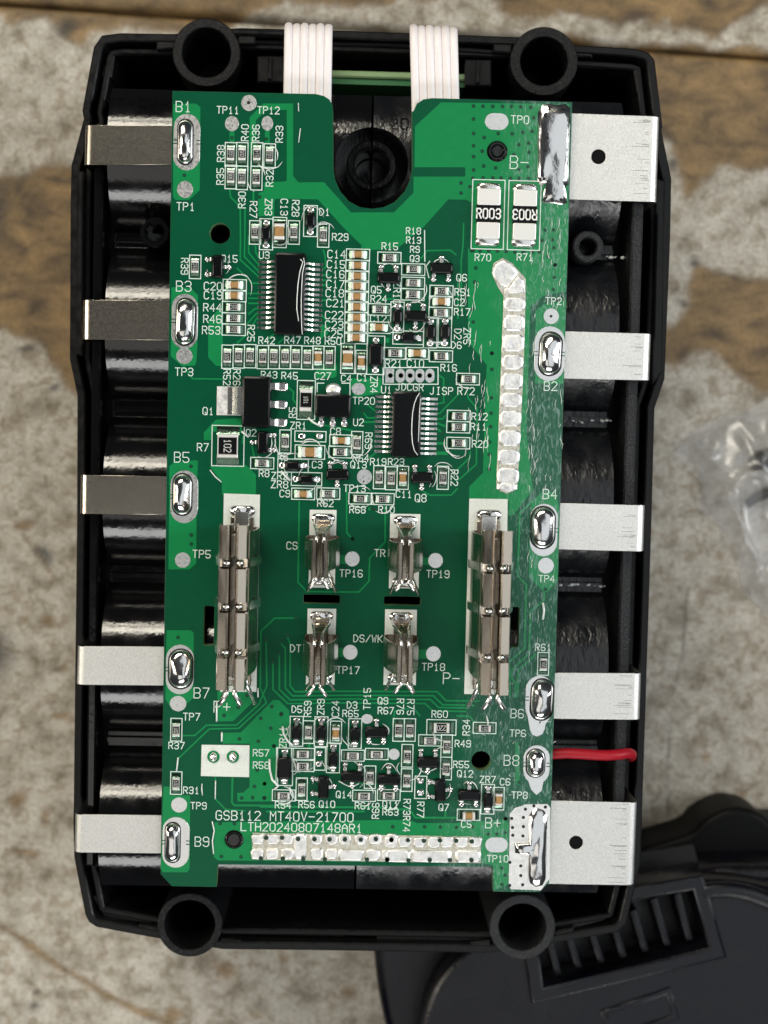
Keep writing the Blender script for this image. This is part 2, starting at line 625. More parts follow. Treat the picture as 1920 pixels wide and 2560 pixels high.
def table():
    root = link('bench_top', None, None, (0, 0, TZ))
    root['kind'] = 'structure'
    a, b = at('Z', 0, 6, TZ), at('Z', 1920, 143, TZ)
    ux = Vector((b.x - a.x, b.y - a.y)).normalized()
    uy = Vector((-ux.y, ux.x))

    def seg(P, Q0, Q1):
        d = Q1 - Q0
        t = np.clip(((P - Q0) @ d) / (d @ d), 0, 1)
        return np.hypot(*(P - (Q0 + t[:, None] * d)).T)

    def inside(P, poly):
        x, y = P[:, 0], P[:, 1]
        r = np.zeros(len(P), bool)
        n = len(poly)
        dist = np.full(len(P), 1e9)
        for i in range(n):
            x0, y0 = poly[i - 1]
            x1, y1 = poly[i]
            c = ((y0 > y) != (y1 > y)) & (x < (x1 - x0) * (y - y0) / ((y1 - y0) or 1e-9) + x0)
            r ^= c
            dist = np.minimum(dist, seg(P, np.array([x0, y0]), np.array([x1, y1])))
        return np.where(r, dist, -dist)
    brown = ['-900,-900 3000,-900 3000,-60 1900,15 1850,55 1800,85 1760,92 1700,70 1670,50 1650,72 1560,62 1480,48 1400,25 1330,48 1260,30 1200,-20 1000,-10 980,6 760,8 720,-10 600,40 560,90 330,64 240,75 205,112 160,70 120,42 40,48 0,30 -900,0',
             '1240,90 1700,115 3000,180 3000,520 2200,470 1920,435 1850,418 1790,398 1755,460 1720,500 1700,430 1680,372 1655,350 1600,400 1500,500 1300,300',
             '1560,800 1672,812 1712,780 1705,720 1738,662 1800,692 1920,690 2600,640 2600,1000 1920,985 1850,960 1800,905 1740,885 1690,905 1640,900 1500,1000',
             '-900,520 0,440 100,432 190,415 400,300 420,1300 260,1160 200,1010 160,955 120,880 60,850 0,832 -900,900']
    brown = [[tuple(map(float, w.split(','))) for w in s.split()] for s in brown]
    spots = [(60, 1312, 26, 14), (125, 1552, 20, 20), (140, 1668, 22, 12), (40, 2003, 22, 26), (122, 2042, 14, 18), (70, 2132, 32, 9), (150, 1800, 30, 10), (10, 2320, 20, 20),
             (560, 2420, 30, 25), (700, 2400, 16, 16), (870, 2480, 20, 12), (420, 2550, 30, 22), (640, 2530, 14, 10), (20, 40, 20, 20), (1750, 1890, 8, 12), (1870, 1980, 10, 14), (1800, 1390, 12, 10), (1900, 1480, 12, 10)]
    cracks = [([(-200, 2200), (0, 2310), (110, 2395), (250, 2480), (390, 2548), (700, 2700)], 9, 0.95), ([(1722, 1470), (1714, 1560), (1706, 1625), (1684, 1730)], 3.5, 1.6), ([(1676, 1790), (1676, 1880), (1668, 2040)], 3.5, 1.6),
              ([(60, 1340), (100, 1400), (125, 1430)], 5, .9), ([(130, 1600), (90, 1580), (60, 1540)], 4, .6)]
    dark = [(-4, 520, 46, 70), (0, 1640, 40, 50), (172, 62, 26, 22), (1690, 430, 14, 14), (1702, 762, 10, 8), (1735, 665, 14, 10), (110, 1400, 18, 20), (60, 880, 40, 10), (140, 965, 20, 8), (100, 2480, 10, 8), (95, 2520, 14, 12)]

    def plank(name, v0, v1, u0, u1, step):
        nu, nv = int((u1 - u0) / step) + 1, int(abs(v1 - v0) / step) + 1
        U, V = np.meshgrid(np.linspace(u0, u1, nu), np.linspace(v0, v1, nv))
        U, V = U.ravel(), V.ravel()
        Xw, Yw = a.x + ux.x * U + uy.x * V, a.y + ux.y * U + uy.y * V
        # to survey pixels at table level
        P = np.stack([Xw - EYE.x, Yw - EYE.y, np.full_like(Xw, TZ - EYE.z)], 1) @ np.array(ROT).T
        px = np.stack([960 + FPX * P[:, 0] / -P[:, 2], 1280 - FPX * P[:, 1] / -P[:, 2]], 1)
        wob = np.array([[noise.fractal(Vector((x * 1.3, y * 1.3, k)), 1.0, 2.0, 4) for k in (0.0, 7.3)] for x, y in zip(Xw, Yw)])
        pw = px + wob * 26
        m = np.full(len(U), -1e9)
        for p in brown:
            m = np.maximum(m, inside(pw, p))
        m = 1 / (1 + np.exp(-m / 3.5))
        for x, y, rx, ry in spots:
            m = np.maximum(m, 0.85 * np.exp(-(((pw[:, 0] - x) / rx) ** 2 + ((pw[:, 1] - y) / ry) ** 2) ** 1.5))
        dk = np.zeros(len(U))
        for x, y, rx, ry in dark:
            dk = np.maximum(dk, 0.85 * np.exp(-(((pw[:, 0] - x) / rx) ** 2 + ((pw[:, 1] - y) / ry) ** 2) ** 1.3))
        for path, w, k in cracks:
            dd = np.full(len(U), 1e9)
            for i in range(len(path) - 1):
                dd = np.minimum(dd, seg(px + wob * 8, np.array(path[i], float), np.array(path[i + 1], float)))
            c = np.exp(-(dd / w) ** 2)
            if k > 1: dk = np.maximum(dk, 0.5 * c)
            else: m = np.maximum(m, k * c)
        t = np.abs(V - v0)
        Z = np.where(t < 0.09, -0.09 + np.sqrt(np.maximum(0, 0.09 ** 2 - (0.09 - t) ** 2)), 0.0) - 0.012 * m
        verts = np.stack([Xw, Yw, Z], 1)
        fs = []
        idx = np.arange(nu * nv).reshape(nv, nu)
        q = np.stack([idx[:-1, :-1], idx[:-1, 1:], idx[1:, 1:], idx[1:, :-1]], -1).reshape(-1, 4)
        if v1 > v0: pass
        else: q = q[:, ::-1]
        # a front edge that goes down
        base = len(verts)
        e = np.stack([verts[:nu, 0], verts[:nu, 1], np.full(nu, -2.0)], 1)
        verts = np.vstack([verts, e])
        q2 = np.stack([idx[0, :-1], idx[0, 1:], base + np.arange(1, nu), base + np.arange(nu - 1)], -1)
        if v1 < v0: q2 = q2[:, ::-1]
        q = np.vstack([q, q2[:, ::-1]])
        me = bpy.data.meshes.new(name)
        me.from_pydata(verts.tolist(), [], q.tolist())
        at1 = me.attributes.new('wood', 'FLOAT', 'POINT')
        at1.data.foreach_set('value', np.concatenate([m, np.ones(nu)]).astype(np.float32))
        at2 = me.attributes.new('stain', 'FLOAT', 'POINT')
        at2.data.foreach_set('value', np.concatenate([dk, np.ones(nu)]).astype(np.float32))
        me.polygons.foreach_set('use_smooth', [True] * len(me.polygons))
        me.materials.append(M_TABLE)
        o = link(name, me, root, (0, 0, TZ))
        return o
    plank('plank', -0.035, -18.0, -3.0, 15.5, 0.056)
    plank('plank', 0.035, 3.5, -3.0, 15.5, 0.056)
    mb = MB()
    mb.box(-8.5, 9.5, -11, 11, -0.6, -0.5)
    o = link('plank_support', mb.mesh('plank_support', M_HOLE), root, (0, 0, TZ - 1.6))


def table_mat():
    m = bpy.data.materials.new('worn_painted_wood')
    m.use_nodes = True
    nt = m.node_tree
    L = nt.links
    b = nt.nodes['Principled BSDF']
    geo = nt.nodes.new('ShaderNodeNewGeometry')

    def nz(scale, det=5, dist=0.0, vec=None):
        n = nt.nodes.new('ShaderNodeTexNoise')
        n.inputs['Scale'].default_value = scale
        n.inputs['Detail'].default_value = det
        n.inputs['Distortion'].default_value = dist
        L.new(vec or geo.outputs['Position'], n.inputs['Vector'])
        return n.outputs['Fac']

    def ramp(fac, *st):
        r = nt.nodes.new('ShaderNodeValToRGB')
        e = r.color_ramp.elements
        e[0].position, e[0].color = st[0][0], (*st[0][1], 1)
        e[1].position, e[1].color = st[-1][0], (*st[-1][1], 1)
        for p, c in st[1:-1]:
            q = e.new(p)
            q.color = (*c, 1)
        L.new(fac, r.inputs['Fac'])
        return r.outputs['Color']

    def mix(f, A, B, mode='MIX'):
        n = nt.nodes.new('ShaderNodeMix')
        n.data_type = 'RGBA'
        n.blend_type = mode
        if isinstance(f, float): n.inputs['Factor'].default_value = f
        else: L.new(f, n.inputs['Factor'])
        for k, v in (('A', A), ('B', B)):
            if isinstance(v, tuple): n.inputs[k].default_value = (*v, 1)
            else: L.new(v, n.inputs[k])
        return n.outputs['Result']

    def attr(nm):
        n = nt.nodes.new('ShaderNodeAttribute')
        n.attribute_name = nm
        return n.outputs['Fac']
    paint = ramp(nz(2.2, 8), (0.30, (0.205, 0.178, 0.135)), (0.46, (0.36, 0.33, 0.28)), (0.62, (0.46, 0.43, 0.38)))
    blot = ramp(nz(5.5, 7, 0.6), (0.38, (0.50, 0.42, 0.30)), (0.50, (1, 1, 1)))
    paint = mix(0.6, paint, blot, 'MULTIPLY')
    fine = ramp(nz(17, 6), (0.30, (0.55, 0.53, 0.49)), (0.6, (1.08, 1.08, 1.06)))
    paint = mix(0.75, paint, fine, 'MULTIPLY')
    mp = nt.nodes.new('ShaderNodeMapping')
    mp.inputs['Scale'].default_value = (0.6, 1.1, 1)
    L.new(geo.outputs['Position'], mp.inputs['Vector'])
    wood = ramp(nz(2.6, 8, 0.5, mp.outputs['Vector']), (0.30, (0.055, 0.034, 0.016)), (0.47, (0.145, 0.092, 0.038)), (0.70, (0.26, 0.165, 0.07)))
    wood = mix(0.5, wood, fine, 'MULTIPLY')
    c = mix(attr('wood'), paint, wood)
    c = mix(attr('stain'), c, (0.02, 0.017, 0.015))
    L.new(c, b.inputs['Base Color'])
    b.inputs['Roughness'].default_value = 0.55
    bp = nt.nodes.new('ShaderNodeBump')
    bp.inputs['Strength'].default_value = 0.5
    bp.inputs['Distance'].default_value = 0.03
    L.new(nz(11, 6), bp.inputs['Height'])
    L.new(bp.outputs['Normal'], b.inputs['Normal'])
    return m


M_TABLE = table_mat()
table()

# ================================================================== BATTERY CASE (open lower shell)
RZ = -1.0     # rim level
BOSS = ((516, 131, 83, 60, M_BOSS), (1360, 153, 84, 59, M_BOSS), (474, 2313, 82, 64, M_BOSS), (1306, 2318, 84, 61, M_SCUFF))
case = empty('battery_case', (0, 0, TZ), 'open black plastic power tool battery case lying on the bench under the green circuit board', 'battery case')
OUT = ('Z 234,117 254,88 300,82 435,84 600,69 860,76 1140,86 1300,92 1429,111 1590,121 1622,131 1637,149 1657,316 1654,326 1679,446 1676,600 1662,947 1637,1020 1627,1380 1603,2121 1602,2158 '
       '1591,2205 1566,2310 1545,2331 1422,2352 1224,2383 760,2376 557,2374 373,2343 240,2318 222,2306 213,2288 185,2144 183,2060 192,1298 193,988 174,898 176,500 178,413 209,296 205,276')
rim = ccw(pts(OUT, RZ))


def wallring(name, outer, th, z0, z1, mat_, lip=0.02, skip=None):
    mb = MB()
    o1, o2, i2, i1 = outer, offset(outer, -lip), offset(outer, -(th - lip)), offset(outer, -th)
    n = len(outer)
    rings = [(o1, z0), (o1, z1 - lip), (o2, z1), (i2, z1), (i1, z1 - lip), (i1, z0)]
    v = [(x, y, z) for p, z in rings for x, y in p]
    f = []
    for k in range(len(rings) - 1):
        for i in range(n):
            j = (i + 1) % n
            f.append((k * n + i, k * n + j, (k + 1) * n + j, (k + 1) * n + i))
    for i in range(n):
        j = (i + 1) % n
        f.append((5 * n + i, 5 * n + j, j, i))
    mb.add(v, f)
    me = mb.mesh(name, [mat_], True, 30)
    cm = MB()
    for cx, cy, ro, ri, m_ in BOSS:
        cm.prism(circ(at('Z', cx, cy, RZ + .03), (ro + ri) / 2 * .1 / 18.5, 36), TZ - .2, .2)
    a_, b_ = bpy.data.objects.new('tmp_a', me), bpy.data.objects.new('tmp_b', cm.mesh('cut', mat_))
    COL.objects.link(a_); COL.objects.link(b_)
    md = a_.modifiers.new('b', 'BOOLEAN')
    md.operation = 'DIFFERENCE'; md.solver = 'EXACT'; md.object = b_
    me2 = bpy.data.meshes.new_from_object(a_.evaluated_get(bpy.context.evaluated_depsgraph_get()))
    bpy.data.objects.remove(a_); bpy.data.objects.remove(b_)
    me2.name = name
    me2.transform(Matrix.Translation(-POS[case.name]))
    return link(name, me2, case, POS[case.name])


wallring('shell_wall', rim, 0.11, TZ + 0.02, RZ, M_BLACK)
wallring('inner_lip', offset(rim, -0.165), 0.085, TZ + 0.3, RZ - 0.12, M_BLACK)
MB().prism(offset(rim, -0.05), TZ + 0.0, TZ + 0.25).build('shell_floor', M_MATTE, case)
# raised guide rails on both long sides
for s in ('Z 194,425 209,428 206,890 190,885', 'Z 1644,446 1662,452 1656,930 1632,962 '):
    MB().prism(pts(s, RZ + 0.05), RZ - 0.4, RZ + 0.05, 0.02).build('guide_rail', M_BLACK, case)
for cx, cy, ro, ri, m_ in BOSS:
    k = at('Z', cx, cy, RZ + 0.03)
    r = 0.1 / 18.5
    MB().prism(circ(k, ro * r * .97, 40), TZ, TZ + .42).build('boss_foot', M_MATTE, case)
    sb = MB().tubering(k, ro * r, ri * r, TZ + 0.3, RZ + 0.03, 44, TZ + .35, lip=0.012).build('screw_boss', m_, case, True, 35)
    st = MB().tubering(k, ri * r + 0.01, ri * r * 0.52, TZ + 1.5, TZ + 2.2, 36, TZ + 0.4, lip=0.01)
    st.v = [(x - case.location.x, y - case.location.y, z - TZ) for x, y, z in st.v]
    link('bore_step', st.mesh('bore_step', M_BLACK, True, 35), sb, (0, 0, 0), local=True)
for s in ('D 338,84 378,82 380,104 338,108', 'D 513,74 552,76 552,96 513,96', 'D 1066,86 1108,90 1106,116 1066,112', 'D 1242,98 1280,102 1280,124 1244,122', 'D 300,1998 343,2004 345,2026 300,2018', 'D 476,2028 520,2032 520,2052 474,2050',
          'D 1016,2036 1060,2032 1062,2054 1016,2056', 'D 1196,2012 1240,2004 1240,2026 1198,2036'):
    MB().prism(pts(s, RZ - .02), TZ + .3, RZ - .02, .02).build('boss_gusset', M_BOSS, case)
# bars at the top end and the two clip posts that hold the small board
for s, z, h in (('D 520,84 600,86 860,91 1108,108 1107,120 860,103 600,98 520,95', RZ - .1, .5), ('D 500,62 620,66 700,68 700,80 620,78 500,74', RZ + .02, .4)):
    MB().prism(pts(s, z), z - h, z, 0.02).build('cross_bar', M_BLACK, case)
for s in ('D 555,120 612,120 612,178 555,178', 'D 1004,128 1062,128 1062,186 1004,186'):
    q = pts(s, RZ - .15)
    cp = MB().prism(q, TZ + .3, RZ - .15, .02).build('clip_post', M_BLACK, case)
    q0, q1 = q[0], q[2]
    xm = (q0.x + q1.x) / 2
    rb = MB().box(xm - .03, xm + .02, q1.y + .02, q0.y - .02, RZ - .16, RZ - .08, .015)
    rb.v = [(x, y, z - TZ) for x, y, z in rb.v]
    link('post_rib', rb.mesh('post_rib', M_BLACK), cp, (0, 0, 0), local=True)
# corner ribs inside the end cavities
for s in ('O 300,275 690,265 750,300 345,300', 'O 260,440 330,455 350,300 300,280', 'Q 850,370 1225,385 1240,400 845,385', 'Q 1225,385 1240,390 1275,545 1252,548', 'V 170,430 215,425 240,520 215,520',
          'V 225,525 250,500 530,545 520,590 240,560', 'X 415,825 690,775 700,805 420,880', 'X 730,715 755,720 730,800 705,800', 'W 430,662 1090,675 1090,695 430,690', 'V 945,628 1659,640 1659,668 945,655'):
    MB().prism(pts(s, RZ - .14), TZ + .3, RZ - .14, .012).build('inner_rib', M_SCUFF if s[0] == 'X' else M_BLACK, case)

# ================================================================== CELL HOLDERS (two halves meeting at a seam)
CREST = -0.215
RAD = 1.09
CY = [at('Z', 300, y, CREST).y for y in (361.6, 799.5, 1236, 1664, 2085)]
SEAM = [at('D', 806, 200, CREST), at('D', 768, 1900, CREST)]
xs = (SEAM[0].x + SEAM[1].x) / 2


def profile():
    out = [(CY[0] + 0.80, -2.6)]
    zc = CREST - RAD
    flo = -0.92
    for i, y in enumerate(CY):
        a0 = math.asin(0.79 / RAD) if i == 0 else math.acos((flo - zc) / RAD)
        a1 = -math.asin(0.79 / RAD) if i == 4 else -math.acos((flo - zc) / RAD)
        for k in range(25):
            a = a0 + (a1 - a0) * k / 24
            out.append((y + RAD * math.sin(a), zc + RAD * math.cos(a)))
        if i < 4:
            m = (y + CY[i + 1]) / 2
            out += [(m + .035, flo), (m + .03, flo + .07), (m - .03, flo + .07), (m - .035, flo)]
    out.append((CY[4] - 0.80, -2.6))
    return out


PROF = profile()


def holder(x0, x1, label, m_):
    n = len(PROF)
    mb = MB()
    cols = 9
    v, f = [], []
    for c in range(cols):
        x = x0 + (x1 - x0) * c / (cols - 1)
        v += [(x, y, z) for y, z in PROF]
    for c in range(cols - 1):
        for i in range(n - 1):
            f.append((c * n + i, c * n + i + 1, (c + 1) * n + i + 1, (c + 1) * n + i))
    mb.add(v, f)
    vv = [(x, y, z) for x in (x0, x1) for y, z in PROF]
    mb.f.append(tuple(range(n)))
    mb.f.append(tuple((cols - 1) * n + i for i in range(n)))
    mb.f.append((0, n - 1, (cols - 1) * n + n - 1, (cols - 1) * n))
    mb.mi += [0, 0, 0]
    me = mb.mesh('cell_holder', [m_], True, 35)
    # round recess round the middle screw boss
    kc = at('P', 800, 1055, -0.3)
    cut = MB().prism(circ(kc, 0.47, 48), -1.1, 0.3).mesh('cut', M_HOLD)
    a_, b_ = bpy.data.objects.new('tmp_a', me), bpy.data.objects.new('tmp_b', cut)
    COL.objects.link(a_); COL.objects.link(b_)
    md = a_.modifiers.new('b', 'BOOLEAN')
    md.operation = 'DIFFERENCE'; md.solver = 'EXACT'; md.object = b_
    me2 = bpy.data.meshes.new_from_object(a_.evaluated_get(bpy.context.evaluated_depsgraph_get()))
    bpy.data.objects.remove(a_); bpy.data.objects.remove(b_)
    me2.name = 'cell_holder'
    root = link('cell_holder', me2, None, (0, 0, 0))
    tag(root, label, 'cell holder', 'cell holder halves in the case')
    return root, kc


xl, xr = at('D', 226, 700, CREST).x, at('D', 1338, 700, CREST).x
holdL, kc = holder(xl, xs - .014, 'glossy black cell holder half under the dark strips left of the board', M_HOLD)
holdR, kc = holder(xs + .014, xr, 'scuffed black cell holder half beside the red wire right of the board', M_HOLD2)
MB().tubering(kc, .325, .225, -1.1, -.33, 24, -1.0, math.pi / 2 + .05, 3 * math.pi / 2 - .05, .02).build('boss', M_HOLD, holdL, True, 35)
MB().tubering(kc, .325, .225, -1.1, -.33, 24, -1.0, -math.pi / 2 + .05, math.pi / 2 - .05, .02).build('boss', M_HOLD, holdR, True, 35)
MB().tubering(at('R', 627, 222, -.36), .198, .115, -1.0, -.36, 32, lip=.02).build('standoff', M_HOLD, holdL, True, 35)
MB().tubering(at('T', 305, 45, -.34), .205, .115, -1.0, -.34, 32, lip=.02).build('standoff', M_SCUFF, holdR, True, 35)
for t_, x, y, r, hr, h_ in (('B', 950, 490, .135, .06, holdR), ('M', 510, 305, .125, .07, holdL)):
    MB().tubering(at(t_, x, y, .03), r, hr, -.6, .03, 28, -.3, lip=.03).disc(at(t_, x, y, .012), hr * 1.08, .012).build('locating_pin', M_HOLD, h_, True, 35)
for t_, x, y, h_ in (('A', 500, 1275, holdL), ('L', 910, 630, holdR)):
    pass
# side rails of the holder
for xa, xb, h_, m_ in ((199, 219, holdL, M_HOLD), (1349, 1377, holdR, M_SCUFF)):
    ya, yb = CY[0] + .1, CY[4] - .5
    ua, ub = at('D', xa, 700, -.42).x, at('D', xb, 700, -.42).x
    if h_ is holdR:
        ua, ub = at('D', 1352, 900, -.42).x, at('D', 1376, 900, -.42).x
    rl = MB().box(ua, ub, yb, ya, -2.0, -.42, .025)
    rl.build('side_rail', m_, h_)
    MB().box(min(ua, xl) if h_ is holdL else xr - .05, xl + .05 if h_ is holdL else max(ub, xr), yb - .2, ya + .3, -2.0, -1.05).build('rail_web', M_MATTE, h_)
gm = MB()  # glints on the melted plastic valleys, modelled as small pale blobs
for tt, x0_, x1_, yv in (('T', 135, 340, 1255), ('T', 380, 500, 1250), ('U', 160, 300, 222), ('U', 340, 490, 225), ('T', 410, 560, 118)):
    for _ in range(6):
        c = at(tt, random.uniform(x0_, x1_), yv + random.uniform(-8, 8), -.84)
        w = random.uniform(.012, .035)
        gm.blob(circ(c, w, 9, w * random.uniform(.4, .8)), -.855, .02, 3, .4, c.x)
tag(gm.build('glint_bead', M_GLOSS, holdR, True, 60), kind='stuff')
# raised moulded text
emb = letters(MB(), 'MT40V-', .15, .016, 0, .95)
tx = emb.mesh('moulded_text', M_HOLD)
p_ = at('O', 500, 625, -.36)
yy = p_.y - CY[0]
ang = math.asin(min(.99, yy / RAD))
mt = link('moulded_text', tx, holdL, (p_.x, p_.y, CREST - RAD + RAD * math.cos(ang) + .006))
mt.rotation_euler = (-ang, 0, 0)
p_ = at('P', 955, 765, -.24)
ang = math.asin((p_.y - CY[0]) / RAD)
mt = link('moulded_text', letters(MB(), '/20', .15, .014, 0, .9).mesh('moulded_text', M_HOLD), holdR, (p_.x, p_.y, CREST - RAD + RAD * math.cos(ang) + .006))
mt.rotation_euler = (-ang, 0, 0)

# ================================================================== CIRCUIT BOARD
ZB = -0.16
board = empty('circuit_board', (0, 0, ZB), 'green battery circuit board full of black chips, clips and white lettering', 'circuit board')
BO = 'M 80,622 10,530 A 107,92 B 0,92'
outline = pts('Z 402,2183 432,228')
top = pts('A 1300,110')
nl = at('A', 1430, 300)
outl = [at('Z', 402, 2185), at('Z', 432, 228)]
# left upper lobe, rounded corner, U notch, right upper lobe
outl += pts('A 1290,118 1360,135 1405,165 1428,210 1433,260 P 532,1090 545,1160 580,1240 640,1310 720,1352 800,1362 880,1352 960,1315 1030,1240 1068,1160 1082,1080 1080,690')
outl += pts('B 372,215 395,165 440,135 500,127')
outl += pts('Z 1430,256 1373,2158 N 1140,625 1075,690 757,687 752,517 ')
outl += pts('M 397,472 388,627 82,622')
outl = ccw(outl)


def hole(t, x, y, r):
    c = at(t, x, y)
    return circ(c, r * PX / TILE[t][2], 30)


def slot(t, x, y, hw, hh):
    c = at(t, x, y)
    s = PX / TILE[t][2]
    return list(reversed(rrect(c.x - hw * s, c.x + hw * s, c.y - hh * s, c.y + hh * s, min(hw, hh) * s * .45)))


HOLES = [hole('A', 497, 1272, 88), hole('B', 950, 490, 84), hole('L', 908, 630, 90), hole('M', 508, 305, 74),
         slot('H', 1340, 922, 156, 40), slot('I', 432, 836, 140, 35), slot('H', 405, 1142, 46, 170), slot('I', 1262, 1030, 38, 155)]
for x in (481, 590, 686, 785, 888):
    HOLES.append(hole('G', x, 410, 26))
holed('substrate', [M_MASK, M_FR4], outl, HOLES, ZB, 0, board, .004)

Z1, Z2, Z3, Z4 = 0.0016, 0.0026, 0.0036, 0.0052     # copper, pads, ink blocks, lettering


PN = [0]


def pour(s, z=Z1):
    PN[0] += 1
    z -= .00008 * (PN[0] % 7)
    MB().prism(pts(s), 0, z, bottom=False).build('copper_pour', M_POUR, board)


for s in ('A 110,200 300,195 335,225 330,915 240,995 130,995 108,970',
          'C 95,460 160,455 260,470 315,525 310,970 300,1090 285,1110 180,1110 90,1030',
          'C 400,730 450,680 520,600 520,930 515,1110 465,1110 400,1040',
          'F 40,830 40,750 165,620 440,600 450,700 430,860 455,870 460,760 120,740 120,830',
          'F 100,1105 225,1270 230,1400 580,1400 580,1190 480,1090',
          'e 130,1470 190,1420 490,1385 525,1400 H 305,0 300,625 245,675 70,675',
          'H 55,1180 255,1180 280,1200 278,1740 210,1800 75,1800 45,1750',
          'J 750,430 945,430 1185,200 1185,40 745,40',
          'J 815,720 810,580 1050,575 1465,155 1535,155 K 300,160 430,290 440,480 400,760 270,790 260,1250 215,1300 200,1470 J 1005,1470 1000,1360 1080,1355 1160,1280 1165,720',
          'J 45,1275 140,1275 140,1392 392,1392 M 205,500 190,527 20,527 5,500',
          'M 375,182 1659,165 N 180,195 230,215 500,215 840,190 862,220 862,640 760,680 755,505 670,490 M 400,445 372,420',
          'c 910,850 910,1430 1130,1640 1200,1660 1370,1480 1388,300 1330,60 1110,60 950,250',
          'a 960,950 1110,830 1490,760 1440,2212 950,2200',
          'F 1200,40 1420,40 1415,170 1390,185 1200,185', 'G 110,640 390,590 390,440 60,440 60,500', 'C 1330,770 1390,770 1390,850 1330,890',
          'H 1480,555 1560,555 1560,630 1480,630', 'H 1460,1325 1540,1325 1540,1400 1460,1400', 'I 560,515 640,515 640,570 560,570', 'I 550,1195 630,1195 630,1265 550,1265',
          'G 430,20 470,20 470,70 430,70', 'L 1205,470 1240,470 1240,840 1205,830'):
    pour(s)
pour('A 862,847 1040,842 1105,797 1150,850 1360,847 1585,1100 B 0,915 235,915 370,780 370,668 720,668 728,660 728,610 720,603 376,603 380,320 560,155 1448,167 '
     'Z 1420,600 a 1480,620 1160,660 1050,720 870,880 Z 1320,958 1316,1080 1332,1225 1285,1285 1272,1290 1272,1252 1180,1250 G 1295,1680 1300,1560 1440,1420 1465,600 1480,300 E 1285,1300 1285,340 '
     'B 775,1170 775,850 735,828 610,825 E 830,110 560,330 350,350 178,350 178,300 0,125 A 1310,990 960,985 948,1010 948,1130 815,1130 815,940 862,920')

TRACES = '''A 16 770,600 770,322 868,222 1078,222 1078,840
A 12 597,430 597,505
A 12 890,430 890,515
A 4 580,915 585,970 665,1050 668,1327 C 665,230 830,382 850,385
A 4 705,1060 703,1327 C 700,205 835,343 850,343
C 4 735,30 735,170 840,298
C 4 792,120 795,172 848,255
A 5 775,930 775,1010
C 4 640,300 770,425 845,425
C 4 715,510 845,510
C 4 735,550 845,550
C 4 735,592 845,592
C 4 735,680 790,635 845,635
C 4 725,760 800,677 845,677
C 4 640,920 720,850 800,720 845,718
C 4 1310,312 1345,312 1378,290 1368,190 1355,150
C 4 1300,358 1400,358
C 4 1300,400 1400,400
C 4 1300,440 1400,440
C 4 1300,565 1440,565
C 4 1310,690 1340,690 1400,750
C 4 880,900 960,830
C 4 985,920 1060,850
e 4 330,90 450,258 880,265
F 5 900,270 970,330 965,410 1000,455
F 5 1155,650 1570,730
F 4 540,890 560,1000
G 4 985,408 1033,440 1033,690 980,700
G 4 1195,595 990,805 970,805
G 4 970,860 1020,860 1100,780
G 4 1280,600 1285,640 1380,750 1372,1330 1180,1500
G 4 1310,1200 1305,1260 1170,1390
G 4 810,1605 890,1650 1110,1650 1172,1585
G 9 970,1215 1100,1215
G 6 970,1112 1050,1115
G 5 970,905 1060,940
G 5 965,960 1020,1005
G 4 230,700 345,795
G 4 190,775 240,848 345,848
G 5 210,892 345,892
G 4 345,1200 260,1262
G 4 250,60 250,60
H 4 1050,1215 1080,1290 1080,1640 1120,1690 I 0,1505 690,1508 755,1575 1000,1578
H 4 995,1280 1040,1330 1040,1660 1100,1725 I 0,1535 660,1538 730,1605 960,1610
H 4 990,1370 990,1670 1080,1758 I 0,1562 640,1566 700,1625 920,1630
H 4 937,1440 937,1670 1060,1788 I 0,1592 600,1596 660,1650 900,1655
H 4 1125,1078 950,1080 837,1188 H 832,1660 J 1380,190 1020,522 640,530 232,918 212,1080
H 4 880,1270 886,1640 J 1282,210 992,480 600,482 450,615 300,615
H 4 1155,110 1145,782 1217,858 I 0,770 110,770 185,690 190,520 265,440 305,400 305,130
I 4 20,0 20,330 60,375
I 8 190,155 220,155
c 5 1110,95 765,390 728,1400 865,1540 850,2169 d 900,470 672,680 680,1200
c 5 1150,1640 1150,1790 930,1960 930,2169 d 960,560 712,790 700,900 760,1000 760,1200
d 5 1062,570 805,800 790,1190
K 5 60,1538 1659,1548 L 110,1045 290,1050 340,1120 700,1120
K 5 140,1600 1400,1600
J 4 718,1160 720,1440 850,1572 1100,1590
J 5 940,1170 932,1480 962,1520 1659,1525
L 4 700,240 810,245 850,295
L 4 150,320 160,200 320,170 380,240
L 5 600,1060 600,1120
K 6 690,710 690,780
K 5 1290,1240 1380,1240
E 4 800,440 860,360 1100,355 1160,400
E 4 1240,80 1235,300 1215,460 1215,980
E 4 1180,700 1180,1060
E 4 380,860 520,860'''
for tn_, ln in enumerate(TRACES.split('\n')):
    t_, w_, rest = ln.split(' ', 2)
    q = pts(rest, 0, t_)
    if (q[0] - q[-1]).length < 1e-5 and len(q) == 2: continue
    MB().ribbon(q, float(w_) * PX, Z1 + .0001 + .00009 * (tn_ % 8)).build('copper_trace', M_POUR, board)

